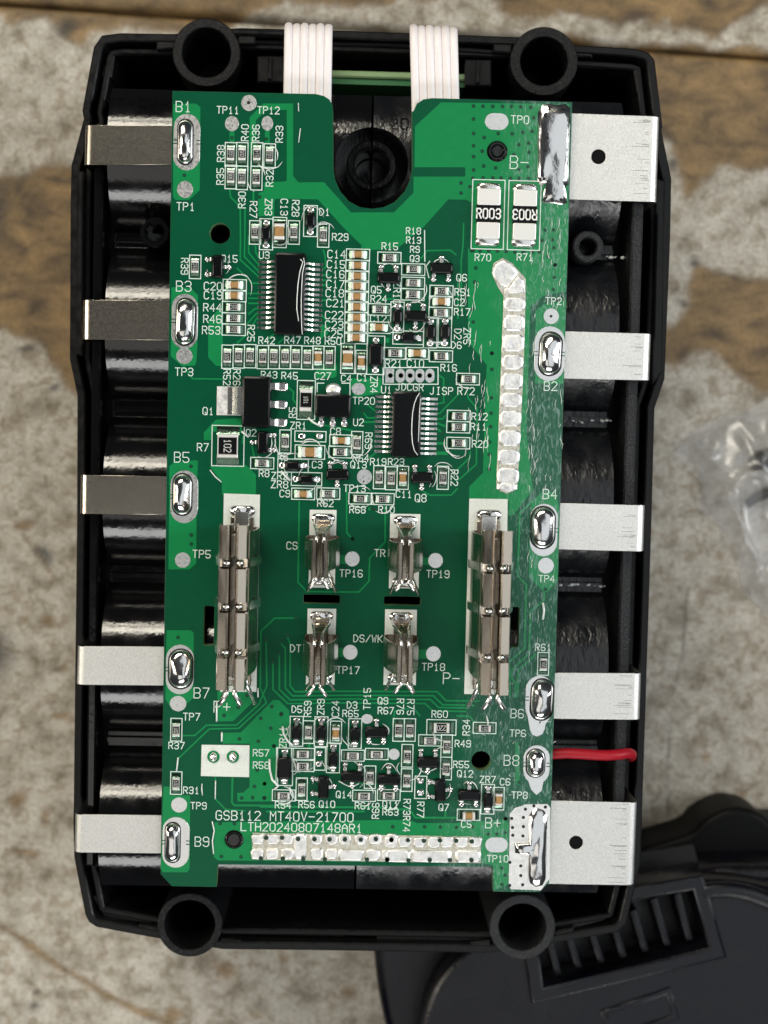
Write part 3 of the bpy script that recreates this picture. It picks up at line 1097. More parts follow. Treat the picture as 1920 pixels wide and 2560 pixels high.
# vias: small dark dots, one lot
vm = MB()
for s in ('B 785,180 850,182 918,183 985,183 1048,183 1112,186 1180,190 785,270 1200,262 785,370 955,370 1052,372 1125,362 1190,355 858,398 785,455 1100,448 1165,438 845,492 1065,515 1170,500 785,530 785,622 855,595 938,608 1100,620 1160,600 850,678 918,678 975,678 1040,680 1100,680 1165,680 780,680 698,712 760,738 698,782 1280,1036 1338,1036 1330,1105 1258,1110 1340,1160 1240,1190 1190,1190 1130,1190 1070,1190 1010,1185 950,1182 890,1180 830,1180 770,1180 1300,1220 1350,1280 800,1300',
          'a 1295,150 1285,370 1270,580 210,1680 205,1960 1335,770', 'J 1015,250 1450,240 1570,345 1435,520 1030,660 1275,690 1480,755 1260,1065 1225,1275 1355,1240 1060,1425 1200,1420 1355,1420 1305,392 830,355 1130,95',
          'K 110,1240 230,750 105,1430 330,330', 'H 150,1240 260,390 260,465 1598,420 1060,1220 880,1260 1000,1275 990,1370 937,1440 1128,1080', 'I 1492,750 62,377 225,155 205,225', 'A 202,790 597,480 882,490 825,970',
          'M 415,190 515,190 425,418 560,420', 'N 60,240 280,240 390,243 500,245 610,240 720,290 780,290 840,280 815,525 840,575 815,640 840,185', 'G 1530,180 1530,640 1525,800 1520,940 1510,1100 1508,1230 1505,1380 200,775 1250,720 1095,1215 1020,1005 290,1790',
          'L 1245,490 1235,815 1120,1130 1060,1180', 'e 430,1470', 'E 1345,355 1355,685 1340,1100 1330,965'):
    for q in pts(s):
        vm.add([(q.x + .026 * math.cos(a * math.pi / 5), q.y + .026 * math.sin(a * math.pi / 5), Z1 + .00085) for a in range(10)], [tuple(range(10))], 1)
        vm.add([(q.x + .015 * math.cos(a * math.pi / 4), q.y + .015 * math.sin(a * math.pi / 4), Z1 + .0011) for a in range(8)], [tuple(range(8))], 0)
tag(vm.build('via_hole', [M_VIA, M_MASK], board), kind='stuff')

# test pads
for t_, x, y, rx, ry in (('A', 738, 190, 64, 66), ('A', 597, 362, 58, 62), ('A', 890, 360, 48, 60), ('A', 208, 908, 66, 70), ('C', 202, 1028, 68, 68), ('G', 150, 548, 72, 64), ('G', 212, 1460, 80, 80), ('H', 188, 598, 65, 65),
                         ('H', 1595, 588, 62, 64), ('H', 1578, 1362, 62, 64), ('H', 150, 1788, 70, 66), ('I', 678, 537, 56, 57), ('I', 662, 1228, 56, 58), ('I', 1495, 575, 60, 60), ('J', 248, 1515, 105, 102), ('K', 1440, 400, 76, 66), ('L', 155, 572, 50, 50), ('T', 50, 527, 53, 55)):
    c = at(t_, x, y)
    k = PX / TILE[t_][2]
    p = MB().prism(circ(c, rx * k, 26, ry * k), 0, Z2 + .002, .0015, bottom=False).build('test_pad', M_TIN, board)
for t_, x, y, hw, hh in (('B', 945, 287, 82, 57), ('N', 778, 365, 80, 54)):
    c = at(t_, x, y)
    k = PX / TILE[t_][2]
    MB().prism(stadium(c, hw * k, hh * k), 0, Z2 + .002, .0015, bottom=False).build('test_pad', M_TIN, board)
for t_, x, y, r in (('A', 735, 188, .022), ('T', 48, 527, .018), ('G', 205, 1508, .012), ('d', 1080, 1665, .018)):
    MB().disc(at(t_, x, y), r, Z2 + .0035).build('pad_hole', M_HOLE, board)

# five pin programming pads
for i, x in enumerate((473, 583, 685, 787, 890)):
    c = at('G', x, 412)
    k = PX / 4.1475
    o = [(c.x - 45 * k, c.y - 72 * k), (c.x + 46 * k, c.y - 72 * k), (c.x + 46 * k, c.y + 72 * k), (c.x - 45 * k, c.y + 72 * k)] if i == 0 else stadium(c, 48 * k, 72 * k)
    holed('through_hole_pad', M_TIN, o, [HOLES[8 + i]], 0, Z2 + .001, board)

# ------------------------------------------------ soldered strip joints: oval pad and a solder lump
JO = [('A', 222, 515, 110, 232, 'A', 210, 515, 62, 180), ('C', 205, 740, 108, 228, 'C', 195, 745, 78, 190), ('D', 398, 1073, 30, 58, 'e', 310, 1860, 130, 285), ('H', 165, 1505, 118, 212, 'H', 172, 1500, 98, 165),
      ('M', 110, 320, 96, 183, 'M', 88, 320, 52, 140), ('D', 1187, 764, 33, 60, 'a', 1180, 1690, 190, 370), ('c', 1145, 670, 225, 430, 'c', 1130, 630, 190, 335),
      ('d', 1115, 1225, 210, 355, 'd', 1125, 1235, 165, 310), ('d', 1075, 2200, 200, 300, 'L', 1378, 648, 80, 125)]
for n_, (t1, x1, y1, w1, h1, t2, x2, y2, w2, h2) in enumerate(JO):
    c, k = at(t1, x1, y1), PX / TILE[t1][2]
    MB().prism(stadium(c, w1 * k, h1 * k), 0, .006, .004, bottom=False).build('solder_pad', M_TIN, board)
    c, k = at(t2, x2, y2), PX / TILE[t2][2]
    o = stadium(c, w2 * k, h2 * k, 12)
    if n_ in (1, 5, 7):
        o = [(x + (.03 if y > c.y else -.02) * math.sin((y - c.y) * 9), y) for x, y in o]
    mb = MB()
    mb.prism([(c.x + (x - c.x) * 1.1, c.y + (y - c.y) * 1.06) for x, y in o], .004, .0075, bottom=False, mi=1)
    mb.blob(o, .007, .125, 11, .16, n_ * 3.1, .5, 4.2, 0, 2.2)
    mb.build('solder_joint', [M_SOLDER, M_HOLE], board, True, 60)
for n_, (t1, x1, y1, w1, h1, t2, x2, y2, w2, h2) in enumerate(JO):
    c, k = at(t1, x1, y1), PX / TILE[t1][2]
    for sd in (-1, 1):
        if n_ in (1, 2, 3) and sd > 0: continue
        for dy in (-.022, .022):
            MB().ribbon([(c.x + sd * (w1 * k - .005), c.y + dy), (c.x + sd * (w1 * k - .04), c.y + dy)], .012, .0078).build('pad_slit', M_MASK, board)
for s in ('d 905,1290 960,1600 975,1690 1010,1760 1085,1785 1160,1750 1195,1680 1210,1600 1310,1450 1310,1290 1240,1300 1130,1600 1050,1500 1010,1300', 'L 1265,690 1310,790 1340,880 1385,925 1430,890 1450,800 1500,700 1440,770 1385,790 1320,760'):
    MB().prism(pts(s), 0, .0075, .003, bottom=False).build('solder_pad', M_TIN, board)
# B- and B+ : broad soldered areas
mb = MB()
mb.blob(pts('B 1262,172 1310,165 1365,172 1420,165 1452,195 1450,330 1446,480 1444,600 1440,720 1400,765 1430,800 1432,850 1395,862 1325,850 1260,850 1262,800 1330,770 1300,715 1245,728 1222,690 1228,560 1226,430 1232,320 1228,225'), .003, .055, 9, .28, 2.0, .35, 4)
mb.build('solder_joint', M_SOLDER, board, True, 60)
MB().prism(pts('N 870,150 905,110 985,85 1130,82 1150,110 1145,600 1085,680 875,672 862,640'), 0, .006, .003, bottom=False).build('solder_pad', M_SOLDERF, board)
mb = MB()
mb.blob(pts('N 1002,160 1030,122 1065,112 1105,125 1130,165 1128,330 1122,480 1118,600 1095,645 1050,655 1010,630 996,585 998,440 950,430 905,420 900,350 1000,345'), .006, .055, 8, .25, 5.0, .4, 6)
mb.build('solder_joint', M_SOLDER, board, True, 60)
vm = MB()
for q in pts('N 1035,95 1115,103 977,118 882,182 963,175 888,245 963,238 890,298 960,303 870,485 945,510 945,577 868,645 958,640 B 1305,195 1405,195 1275,245 1290,405 1275,490 1268,690 1268,833 1325,838 1388,835'):
    vm.disc(q, .022, .06 if q.y > 0 else .0068, 10)
tag(vm.build('via_hole', M_HOLE, board), kind='stuff')

# ------------------------------------------------ solder bead busbar
MB().prism(pts('D 1062,590 1066,568 1086,557 1106,568 1136,602 1134,700 1128,860 1118,1045 1108,1062 1094,1067 1080,1060 1072,1045 1078,900 1088,640 1076,622'), 0, .008, .005, bottom=False).build('bus_bar', M_BUSF, board)
ys = [640, 677, 720, 764, 803, 846, 884, 926, 968, 1008, 1052]
bead = []
q0 = pts('D 1063,590 1068,570 1087,559 1104,567 1120,590 1095,622 1078,615 1066,602')
MB().blob(q0, .006, .025, 8, .15, 0, .3, 7, 0, 9).build('solder_bead', M_SOLDERF, board, True, 60)
MB().blob(pts('D 1098,622 1120,594 1134,606 1134,634 1089,634 1090,624'), .006, .025, 8, .15, 1, .3, 7, 0, 9).build('solder_bead', M_SOLDERF, board, True, 60)
for i in range(len(ys) - 1):
    xa = 1112 - (ys[i] - 640) * .039
    a_, b_ = at('D', xa - 23, ys[i] + 1), at('D', xa + 23, ys[i + 1] - 3.5)
    MB().blob(rrect(a_.x, b_.x, b_.y, a_.y, .07), .006, .024, 8, .2, i * 2.3, .28, 6, 0, 9).build('solder_bead', M_SOLDERF, board, True, 60)
a_, b_ = at('D', 1073, 1040), at('D', 1117, 1064)
MB().blob(rrect(a_.x, b_.x, b_.y, a_.y, .1), .006, .028, 6, .2, 40, .28).build('solder_bead', M_SOLDERF, board, True, 60)

# bottom row of soldered squares
MB().prism(pts('M 640,253 N 668,308 670,492 M 636,440'), 0, .006, .004, bottom=False).build('flux_strip', M_BUSF, board)
CELLS = []
for x in (675, 780, 880, 1080, 1185, 1280, 1390, 1490, 1600): CELLS.append(('M', x, 296, 84, 72))
for x in (45, 142, 245, 343, 437, 535, 632): CELLS.append(('N', x, 343, 84, 74))
for x in (670, 775, 880, 1085, 1185): CELLS.append(('M', x, 398, 84, 78))
CELLS += [('M', 970, 345, 82, 182), ('M', 1320, 405, 170, 78), ('M', 1472, 405, 96, 80), ('M', 1590, 408, 110, 80), ('N', 95, 440, 170, 84), ('N', 325, 442, 270, 86), ('N', 582, 443, 170, 86)]
for i, (t_, x, y, w, h) in enumerate(CELLS):
    c, k = at(t_, x, y), PX / 2.765
    o = rrect(c.x - w * k * .535, c.x + w * k * .535, c.y - h * k * .53, c.y + h * k * .53, .04)
    o = [(px + random.uniform(-.008, .008), py + random.uniform(-.008, .008)) for px, py in o]
    MB().blob(o, .005, .03, 9, .2, i * 1.7, .35, 7, 0, 9.0).build('solder_square', M_SOLDERF, board, True, 60)
vm = MB()
for q in pts('M 735,282 845,282 955,290 1068,292 1172,293 1278,293 1388,295 1492,292 1600,293 700,425 850,425 990,428 1140,430 1430,432 1572,432 N 50,325 165,325 275,330 385,327 497,330 605,335 20,462 168,465 315,463 455,463 603,465'):
    vm.add([(q.x + .03 * math.cos(a * math.pi / 6), q.y + .03 * math.sin(a * math.pi / 6), .049) for a in range(12)], [tuple(range(12))])
tag(vm.build('via_hole', M_VIA, board), kind='stuff')

# ------------------------------------------------ silkscreen
HALF = math.pi / 2


def silk(t, x, y, text, ang=0, h=17, w=2.15):
    mb = letters(MB(), text, h * PX, w * PX, Z4, .86, at(t, x, y), math.radians(ang))
    mb.build('silkscreen_text', M_SILK, board)


TXT = '''A B1 195,222 0 25|A TP11 563,250|A TP12 900,252|A R38 505,610 90|A R40 705,438 90|A R36 795,440 90|A R33 990,450 90|A R35 500,800 90|A R30 680,995 90|A R32 910,815 90|A TP1 213,1050 0 19|A R27 775,1075 -90|A ZR3 900,1055 -90|A C13 1030,1055 -90|A R28 1125,1065 -90|A D1 1365,1095
C R39 205,285 -90|C Q15 575,222|C B3 197,450 0 25|C C20 440,450 0 19|C C19 440,525 0 19|C R44 435,627 0 19|C R46 435,722 0 19|C R53 425,815 0 19|C R25 755,840 -90|C R42 885,900|C R47 1100,897|C R48 1265,900|C R50 1435,905|C TP3 200,1160 0 19|C U3 865,192|C C14 1465,185 0 19|C C15 1460,268 0 19|C C16 1455,350 0 19|C C17 1455,433 0 19|C C18 1450,508 0 19|C C21 1455,590 0 19|C C22 1445,690 0 19|C C23 1445,770 0 19|C C25 1440,845 0 19|C R52 555,1205 -90|C R26 637,1205 -90|C R43 905,1185|C R45 1075,1192|C C27 1350,1195|C C4 1545,1215|C R29 1495,42
E R15 475,315|E R18 720,155 0 15.5|E R13 722,252 0 15.5|E R9 735,347 0 15.5|E Q3 733,442 0 15.5|E Q5 335,765|E R24 360,860|E ZR10 548,800 -90|E Q6 1220,640|E R51 1230,790|E C2 1195,895|E R17 1225,995|E C12 355,1065|E D2 1180,1225 -90|E ZR5 1275,1245 -90|E R70 1440,430
B TP0 1105,275 0 19|B B- 1100,570 0 31|B R71 1140,1225
G D6 1165,95|G R21 515,285 0 18|G C10 740,285 0 18|G R16 1085,330|G C1 190,430|G ZR4 310,505 -90|G U1 440,558|G JDCGR 680,530|G JISP 1010,570 0 18|G R72 1265,572 0 18|G TP20 205,672|G U2 150,895|G R12 1405,835|G R11 1395,940|G R20 1410,1120|G R69 255,1085 -90|G R64 175,1265|G Q13 150,1335|G R19 355,1305|G R23 540,1305|G TP13 110,1580|G C11 620,1640|G Q8 795,1680 0 19|G R22 1145,1470 -90|G R68 140,1800|G R10 440,1800
F Q1 85,530 0 18|F R7 30,905 0 19|F R5 960,545 90|F ZR1 1020,680|F C8 1405,740|F Q2 530,755|F R6 860,1005|F R8 665,1175|F ZR2 825,1200|F ZR8 825,1290 0 18|F C9 880,1385|F C3 1215,1085|F R62 1300,1485
H CS 1095,478 0 18|H TP5 345,548 0 19|H TP16 1585,708 0 18|H DT 1125,1330 0 18|H TP17 1560,1510 0 18|H B7 345,1700 0 26|H P+ 515,1815 0 28
I TR 265,482 0 18|I TP19 695,637 0 18|I DS/WK 178,1115 0 18|I TP18 662,1325 0 18|I P- 795,1410 0 28|I R61 1475,1180|I B4 1525,45 0 24|I TP4 1500,672
J TP7 410,372 0 18|J R37 215,745|J R31 405,1325|J TP9 500,1525|J R57 1310,840|J R58 1310,1000
K D5 530,275|K R59 670,270 90|K ZR9 840,245 90|K C24 1030,270 90|K D3 1245,220|K R65 1225,330|K TP15 1440,140 90|K R54 350,1515|K R56 655,1510|K Q10 920,1505|K Q14 1140,1380|K R61 1385,1525|K R66 1550,1590 90|K ZR11 350,640 90
L Q9 60,110|L R67 85,195|L R76 210,160 -90|L R75 300,165 -90|L R60 550,225|L R34 780,340 90|L R49 750,480|L R55 735,660|L Q12 770,740|L ZR7 965,790|L C6 1115,810|L B6 1220,220 0 22|L TP6 1225,390|L B8 1170,625 0 26|L TP8 1240,925|L Q11 125,1005|L R63 125,1070|L R73R74 265,1100 -90|L R77 385,1050 -90|L Q7 585,1030|L C5 780,1175|L B+ 1010,1165 0 26
N TP10 785,460|M B9 290,315 0 24|e B5 300,1345 0 25|T B2 45,1010 0 22|a TP2 1270,780'''
for ln in TXT.split('\n'):
    for w in ln.split('|'):
        p = w.split()
        x, y = map(float, p[2].split(','))
        silk(p[0], x, y, p[1], *[float(v) for v in p[3:]])
silk('M', 862, 140, 'GSB112 MT40V-21700', 0, 23, 2.4)
silk('M', 978, 217, 'LTH20240807148AR1', 0, 21.5, 2.4)


NL = [0]


def lvl(step=.00014, n=9):
    NL[0] += 1
    return step * (NL[0] % n)


def outline_box(x0, x1, y0, y1, w=2.2):
    MB().ribbon([(x0, y0), (x1, y0), (x1, y1), (x0, y1)], w * PX, Z3 + lvl(), True).build('silkscreen_outline', M_SILK, board)


def silk_line(s, w=2.4):
    MB().ribbon(pts(s), w * PX, Z3 + lvl()).build('silkscreen_outline', M_SILK, board)


for s in ('E 835,150 838,470', 'G 405,500 405,330 975,325 975,500 420,500', 'F 1215,330 1215,240 1285,240', 'F 1470,240 1555,240 1555,370', 'E 890,470 850,520 880,640', 'K 280,770 280,1270', 'J 735,180 735,430', 'J 802,575 802,690', 'J 545,1300 550,1385'):
    silk_line(s)


def whiteblock(s):
    MB().prism(pts(s), 0, Z3, bottom=False).build('white_ink_block', M_SILKW, board)


for s in ('H 530,45 830,55 800,1690 500,1690', 'I 928,78 1212,82 1190,1530 890,1525', 'H 1242,180 1465,182 1450,828 1232,825', 'H 1225,1000 1462,1002 1447,1630 1210,1628', 'I 342,190 566,194 552,745 332,742', 'I 305,898 540,902 532,1460 292,1458', 'J 540,735 1160,742 1155,1155 530,1140'):
    whiteblock(s)

# ------------------------------------------------ small parts: shared meshes
SH = {}


def shared(key, fn):
    if key not in SH:
        SH[key] = fn()
    return SH[key]


def mark_mesh(text, h):
    return letters(MB(), text, h, h * .12, 0, .66, narrow=.46).mesh('marking', M_MARK)


def chip2(kind, c, ang, L, W, H, code=None, codeang=0, tl=.03, box=None):
    """two-terminal chip lying along its local x axis; body > terminals, solder, marking"""
    def body():
        mb = MB()
        if kind == 'resistor':
            mb.box(-L / 2 + tl * .7, L / 2 - tl * .7, -W / 2, W / 2, .008, H * .8, 0, 1)
            mb.box(-L / 2 + tl, L / 2 - tl, -W / 2 + .004 + max(0, W - .13) * .07, W / 2 - .004 - max(0, W - .13) * .07, H * .78, H * .9, .006, 0)
            return mb.mesh('resistor', [M_RES, M_CER])
        mb.box(-L / 2 + tl * .6, L / 2 - tl * .6, -W / 2 + .003, W / 2 - .003, .008, H * .97, .012)
        return mb.mesh('capacitor', [M_CAPB])

    def term():
        return MB().box(-L / 2, -L / 2 + tl, -W / 2 - .002, W / 2 + .002, .006, H, .009).mesh('terminal', M_TERM)

    def sold():
        x0, x1 = -L / 2 - L * .30, -L / 2 + .012
        mb = MB()
        w2 = W / 2 * 1.12
        mb.add([(x0, -w2, .003), (x0, w2, .003), (x1, w2, H * .45), (x1, -w2, H * .45), ((x0 + x1) / 2, -w2 * .98, H * .12), ((x0 + x1) / 2, w2 * .98, H * .12), (x1, -w2, .003), (x1, w2, .003)],
               [(0, 4, 5, 1), (4, 3, 2, 5), (0, 6, 3, 4), (1, 5, 2, 7)])
        return mb.mesh('solder_fillet', M_FILLET, True, 70)
    key = (kind, L, W, H)
    o = link(kind, shared((key, 'b'), body), board, (c.x, c.y, Z2), ang)
    for r in (0, math.pi):
        t_ = link('terminal', shared((key, 't'), term), o, (0, 0, 0), r, True)
        s_ = link('solder_fillet', shared((key, 's'), sold), o, (0, 0, 0), r, True)
    if code:
        h = min(W * .5, .07) if L < .22 else W * .34
        if kind == 'resistor' and L > .5: h = .13
        m_ = link('marking', shared((code, round(h, 3)), lambda: mark_mesh(code, h)), o, (0, 0, H * .9 + .0012), 0, True)
        m_.rotation_euler = (0, 0, math.radians(codeang) - ang)
    if box:
        hw, hh = (box[0], box[1])
        if abs(math.sin(ang)) > .5: hw, hh = hh, hw
        outline_box(c.x - hw, c.x + hw, c.y - hh, c.y + hh)
    return o


PARTS = '''r A 588,618 v 102 90|r A 682,618 v 502 -90|r A 805,618 v 514 90|r A 910,628 v 102 90|r A 588,805 v 305 90|r A 680,812 v 01C 90|r A 800,815 v 514 -90|r A 790,1265 v 102 90|r A 1110,1265 v 102 90|k A 992,1265 v|r A 1355,1290 v 201 90
r C 292,290 v 01C 90|c C 620,442 h|c C 618,530 h|r C 613,625 h 01C 180|r C 612,718 h 01C 180|r C 612,810 h 102 0|r C 560,1035 v 102 -90|r C 653,1032 v 201 90|r C 748,1030 v 201 90|r C 853,1038 v 201 -90|r C 945,1038 v 102 90|r C 1038,1038 v 102 90|r C 1128,1038 v 102 90|r C 1223,1043 v 102 90|c C 1313,1042 v|r C 1405,1045 v 201 -90|k C 1558,1050 v
c E 145,403 h|c E 140,517 h|c E 137,627 h|c E 135,730 h|c E 133,838 h|c E 132,945 h|c E 130,1055 h|c E 128,1160 h|c E 125,1265 h|r E 470,435 h 501 180|r E 718,555 h 109 0|r E 715,695 h 308 0|r E 712,815 h 01C 180|r E 1010,780 h 472 0|c E 1005,890 h|r E 1000,1005 h 562 0|r E 367,970 h 01C 0|c E 360,1157 h
r G 525,180 h 01C 0|c G 755,180 h|r G 1005,210 h 101 0|c G 180,270 v|r G 1285,447 h 102 180|r G 1190,830 h 471 180|r G 1185,945 h 100 180|r G 1185,1110 h 01C 180|r G 135,1110 v 201 90|r G 365,1465 v 752 90|r G 490,1475 v 30C 90|c G 610,1470 v|r G 1025,1470 v 201 -90|r G 170,1685 h 101 0|r G 400,1690 h 512 180
r F 645,1070 h 515 180|r F 885,845 v 102 -90|k F 1140,955 h|c F 1465,835 h|r F 1455,955 h 475 0|c F 1070,1388 h|r F 1330,1385 h 223 0
r J 212,540 v 102 -90|r J 210,1230 v 102 -90|r K 680,570 v 201 -90|c K 1035,575 v|r K 608,852 h 513 180|r K 605,1008 h 513 180|r K 1255,875 h 202 0|r K 1565,855 h 205 0|r K 1478,1155 v 514 90|r K 360,1390 h 304 0|r K 592,1310 v 513 90|r K 1400,1395 h 334 0
r L 110,925 h 244 0|r L 195,362 v 151 90|r L 292,362 v 101 90|r L 467,452 h 505 180|r L 610,500 v 154 90|r L 605,695 v 101 -90|r L 270,585 v 514 90|r L 265,795 v 514 -90|c L 1058,955 v|c L 800,1095 h|r L 938,345 h 102 0|r I 1475,1302 v 201 90'''
for ln in PARTS.split('\n'):
    for w in ln.split('|'):
        p = w.split()
        x, y = map(float, p[2].split(','))
        c = at(p[1], x, y)
        a = HALF if p[3] == 'v' else 0.0
        if p[0] == 'r':
            chip2('resistor', c, a, .155, .086, .05, p[4], float(p[5]), .03, (.148, .072))
        elif p[0] == 'c':
            chip2('capacitor', c, a, .158, .088, .08, None, 0, .036, (.148, .072))
        else:
            chip2('capacitor', c, a, .2, .125, .11, None, 0, .045, (.19, .088))
# the larger resistors
chip2('resistor', at('F', 290, 890), HALF, .31, .26, .06, '102', -90, .05, (.258, .205))
chip2('resistor', at('F', 1100, 415), HALF, .29, .155, .06, '101', -90, .055, (.248, .115))
chip2('resistor', at('L', 565, 340), 0, .2, .125, .055, '220', 180, .035, (.19, .1))


def shunt(t, x, y, code, ang):
    c = at(t, x, y)
    k = PX / 2.765
    w, h = 82 * k, 150 * k
    o = link('shunt_resistor', MB().box(-w, w, -60 * k, 60 * k, .004, .075, .008).mesh('shunt_resistor', M_RES), board, (c.x, c.y, Z2))
    for s in (1, -1):
        p = MB().prism(rrect(-w + .002, w - .002, min(s * 58 * k, s * 172 * k), max(s * 58 * k, s * 172 * k), .015), .004, .085, .012, steps=3).mesh('terminal', M_TERM, True, 40)
        link('terminal', p, o, (0, 0, 0), 0, True)
        q = MB().blob(rrect(-w - .006, w + .006, min(s * 150 * k, s * 220 * k), max(s * 150 * k, s * 220 * k), .06), .003, .05, 6, .1, s, .5)
        link('solder_fillet', q.mesh('solder_fillet', M_LEAD, True, 60), o, (0, 0, 0), 0, True)
    link('marking', letters(MB(), code, .12, .018, 0, .68, narrow=.46).mesh('marking', M_MARKW), o, (0, 0, .0765), math.radians(ang), True)
    outline_box(c.x - 112 * k, c.x + 112 * k, c.y - 238 * k, c.y + 238 * k)


shunt('B', 885, 930, 'R003', 0)
shunt('B', 1135, 937, 'R003', 180)


def lead(path, w, th=.02):
    """flat bent lead along local -y ... path of (d, z)"""
    mb = MB()
    v, f = [], []
    n = len(path)
    for d, z in path:
        v += [(-w / 2, d, z), (w / 2, d, z), (w / 2, d, z - th), (-w / 2, d, z - th)]
    for i in range(n - 1):
        for k in range(4):
            j = (k + 1) % 4
            f.append((i * 4 + k, i * 4 + j, i * 4 + 4 + j, i * 4 + 4 + k))
    f += [(0, 1, 2, 3), tuple(4 * n - 4 + k for k in (3, 2, 1, 0))]
    return mb.add(v, f)


def diode(t, x, y, o_, L=.19, W=.125, box=True):
    c = at(t, x, y)
    a = HALF if o_ == 'h' else 0
    H = .1
    o = link('diode', shared(('diode', L), lambda: MB().prism(rrect(-W / 2, W / 2, -L / 2, L / 2, .036, 3), .01, H, .028, steps=3).mesh('diode', M_EPOXY, True, 50)), board, (c.x, c.y, Z2), a)
    for r in (0, math.pi):
        link('lead', shared(('dl', L), lambda: lead([(L / 2 - .02, .055), (L / 2 + .015, .052), (L / 2 + .03, .025), (L / 2 + .06, .022)], .045, .018).mesh('lead', M_LEAD)), o, (0, 0, 0), r, True)
        link('solder_fillet', shared(('ds', L), lambda: MB().blob(rrect(-.045, .045, L / 2 + .012, L / 2 + .085, .02), .002, .022, 4, .3, 1).mesh('solder_fillet', M_SOLDER, True, 60)), o, (0, 0, 0), r, True)
    if box:
        hw, hh = W / 2 + .022, L / 2 + .1
        if a: hw, hh = hh, hw
        outline_box(c.x - hw, c.x + hw, c.y - hh, c.y + hh)


for w in ('A 882,1280 v|A 1248,1170 v|E 552,1050 v|E 665,1262 h|E 895,1208 v|E 1045,1205 v|F 965,1095 h|F 1105,1235 h|K 525,560 v|K 845,565 v|K 1283,590 v|K 1000,905 v|L 965,960 v').split('|'):
    p = w.split()
    x, y = map(float, p[1].split(','))
    diode(p[0], x, y, p[2])
diode('G', 328, 200, 'v', .29, .18)
diode('K', 370, 1020, 'v', .29, .17)


def sot23(t, x, y, d):
    c = at(t, x, y)
    a = dict(u=0, l=HALF, d=math.pi, r=-HALF)[d]     # d = side of the single lead
    o = link('transistor', shared('sot', lambda: MB().prism(rrect(-.145, .145, -.07, .07, .03, 2), .012, .1, .022, steps=2).mesh('transistor', M_EPOXY, True, 50)), board, (c.x, c.y, Z2), a)
    for px, r in ((0, 0), (-.095, math.pi), (.095, math.pi)):
        for nm, fn in (('lead', lambda: lead([(.05, .055), (.085, .055), (.1, .025), (.14, .02)], .044, .018).mesh('lead', M_LEAD)),
                       ('solder_fillet', lambda: MB().blob(rrect(-.04, .04, .1, .175, .03), .002, .03, 4, .3, 2).mesh('solder_fillet', M_SOLDER, True, 60))):
            link(nm, shared('sot' + nm, fn), o, (px, 0, 0), r, True)


for w in ('E 460,648 d|E 1008,548 u|E 742,1042 d|F 1425,1185 d|G 808,1467 d|C 482,292 r|F 655,855 l|K 1248,1132 d|L 108,780 u|K 1560,560 u|L 448,632 d|L 552,872 r|L 803,915 u|K 875,1270 r').split('|'):
    p = w.split()
    x, y = map(float, p[1].split(','))
    sot23(p[0], x, y, p[2])


def ic(t, x, y, hw, hh, left, right, y0, y1, n, name_label):
    k = PX / TILE[t][2]
    c = at(t, x, y)
    w, h = hw * k, hh * k
    o = link('chip', MB().prism(rrect(-w, w, -h, h, .04, 2), .02, .155, .03, steps=2).mesh('chip', M_EPOXY, True, 40), board, (c.x, c.y, Z2))
    o['label'] = name_label
    reach = .19
    pm = shared(('pin', round(w, 4)), lambda: lead([(w - .01, .09), (w + .035, .088), (w + .055, .07), (w + .085, .03), (w + .1, .02), (w + reach - .02, .018)], .028, .012).mesh('pin', M_LEAD))
    pd = shared(('pad', round(w, 4)), lambda: MB().box(-.018, .018, w + .07, w + reach + .02, .0, .006, .003).mesh('pin_pad', M_SOLDER))
    for s in (1, -1):
        for i in range(n):
            yy = at(t, x, y0 + (y1 - y0) * i / (n - 1) + (10 if s > 0 else 0)).y - c.y
            link('pin', pm, o, (0, yy, 0), -HALF * s, True)
            link('pin_pad', pd, o, (0, yy, 0), -HALF * s, True)


ic('C', 1080, 522, 130, 338, 0, 0, 255, 800, 14, 'larger black chip with fourteen pins on each side')
ic('G', 643, 917, 155, 342, 0, 0, 637, 1203, 12, 'smaller black chip with twelve pins on each side')


def power_transistor():
    c = at('F', 592, 437)
    k = PX / 4.1475
    w, h = 150 * k, 266 * k
    o = link('power_transistor', MB().prism(rrect(-w, w, -h, h, .04, 2), .02, .17, .03, steps=2).mesh('power_transistor', M_EPOXY, True, 40), board, (c.x, c.y, Z2))
    o['label'] = 'large square black transistor with wide tab on the left'
    tb = lead([(w - .02, .1), (w + .06, .1), (w + .1, .06), (w + .13, .03), (w + .19, .028)], .29 * 1.2, .02)
    link('tab', tb.mesh('tab', M_LEAD), o, (0, 6 * k, 0), HALF, True)
    pd = MB().box(-.185, .185, w + .01, w + 270 * k, 0, .008, .004)
    link('solder_fillet', pd.mesh('solder_fillet', M_SOLDERF), o, (0, 6 * k, 0), HALF, True)
    for yy in (270, 458, 645):
        link('lead', shared('q1l', lambda: lead([(w - .02, .1), (w + .05, .1), (w + .085, .04), (w + .1, .025), (w + .17, .024)], .085, .02).mesh('lead', M_LEAD)), o, (0, (437 - yy) * k, 0), -HALF, True)
        link('solder_fillet', shared('q1s', lambda: MB().blob(rrect(-.055, .055, w + .06, w + .2, .02), .002, .02, 4, .2).mesh('solder_fillet', M_SOLDER, True, 60)), o, (0, (437 - yy) * k, 0), -HALF, True)


power_transistor()


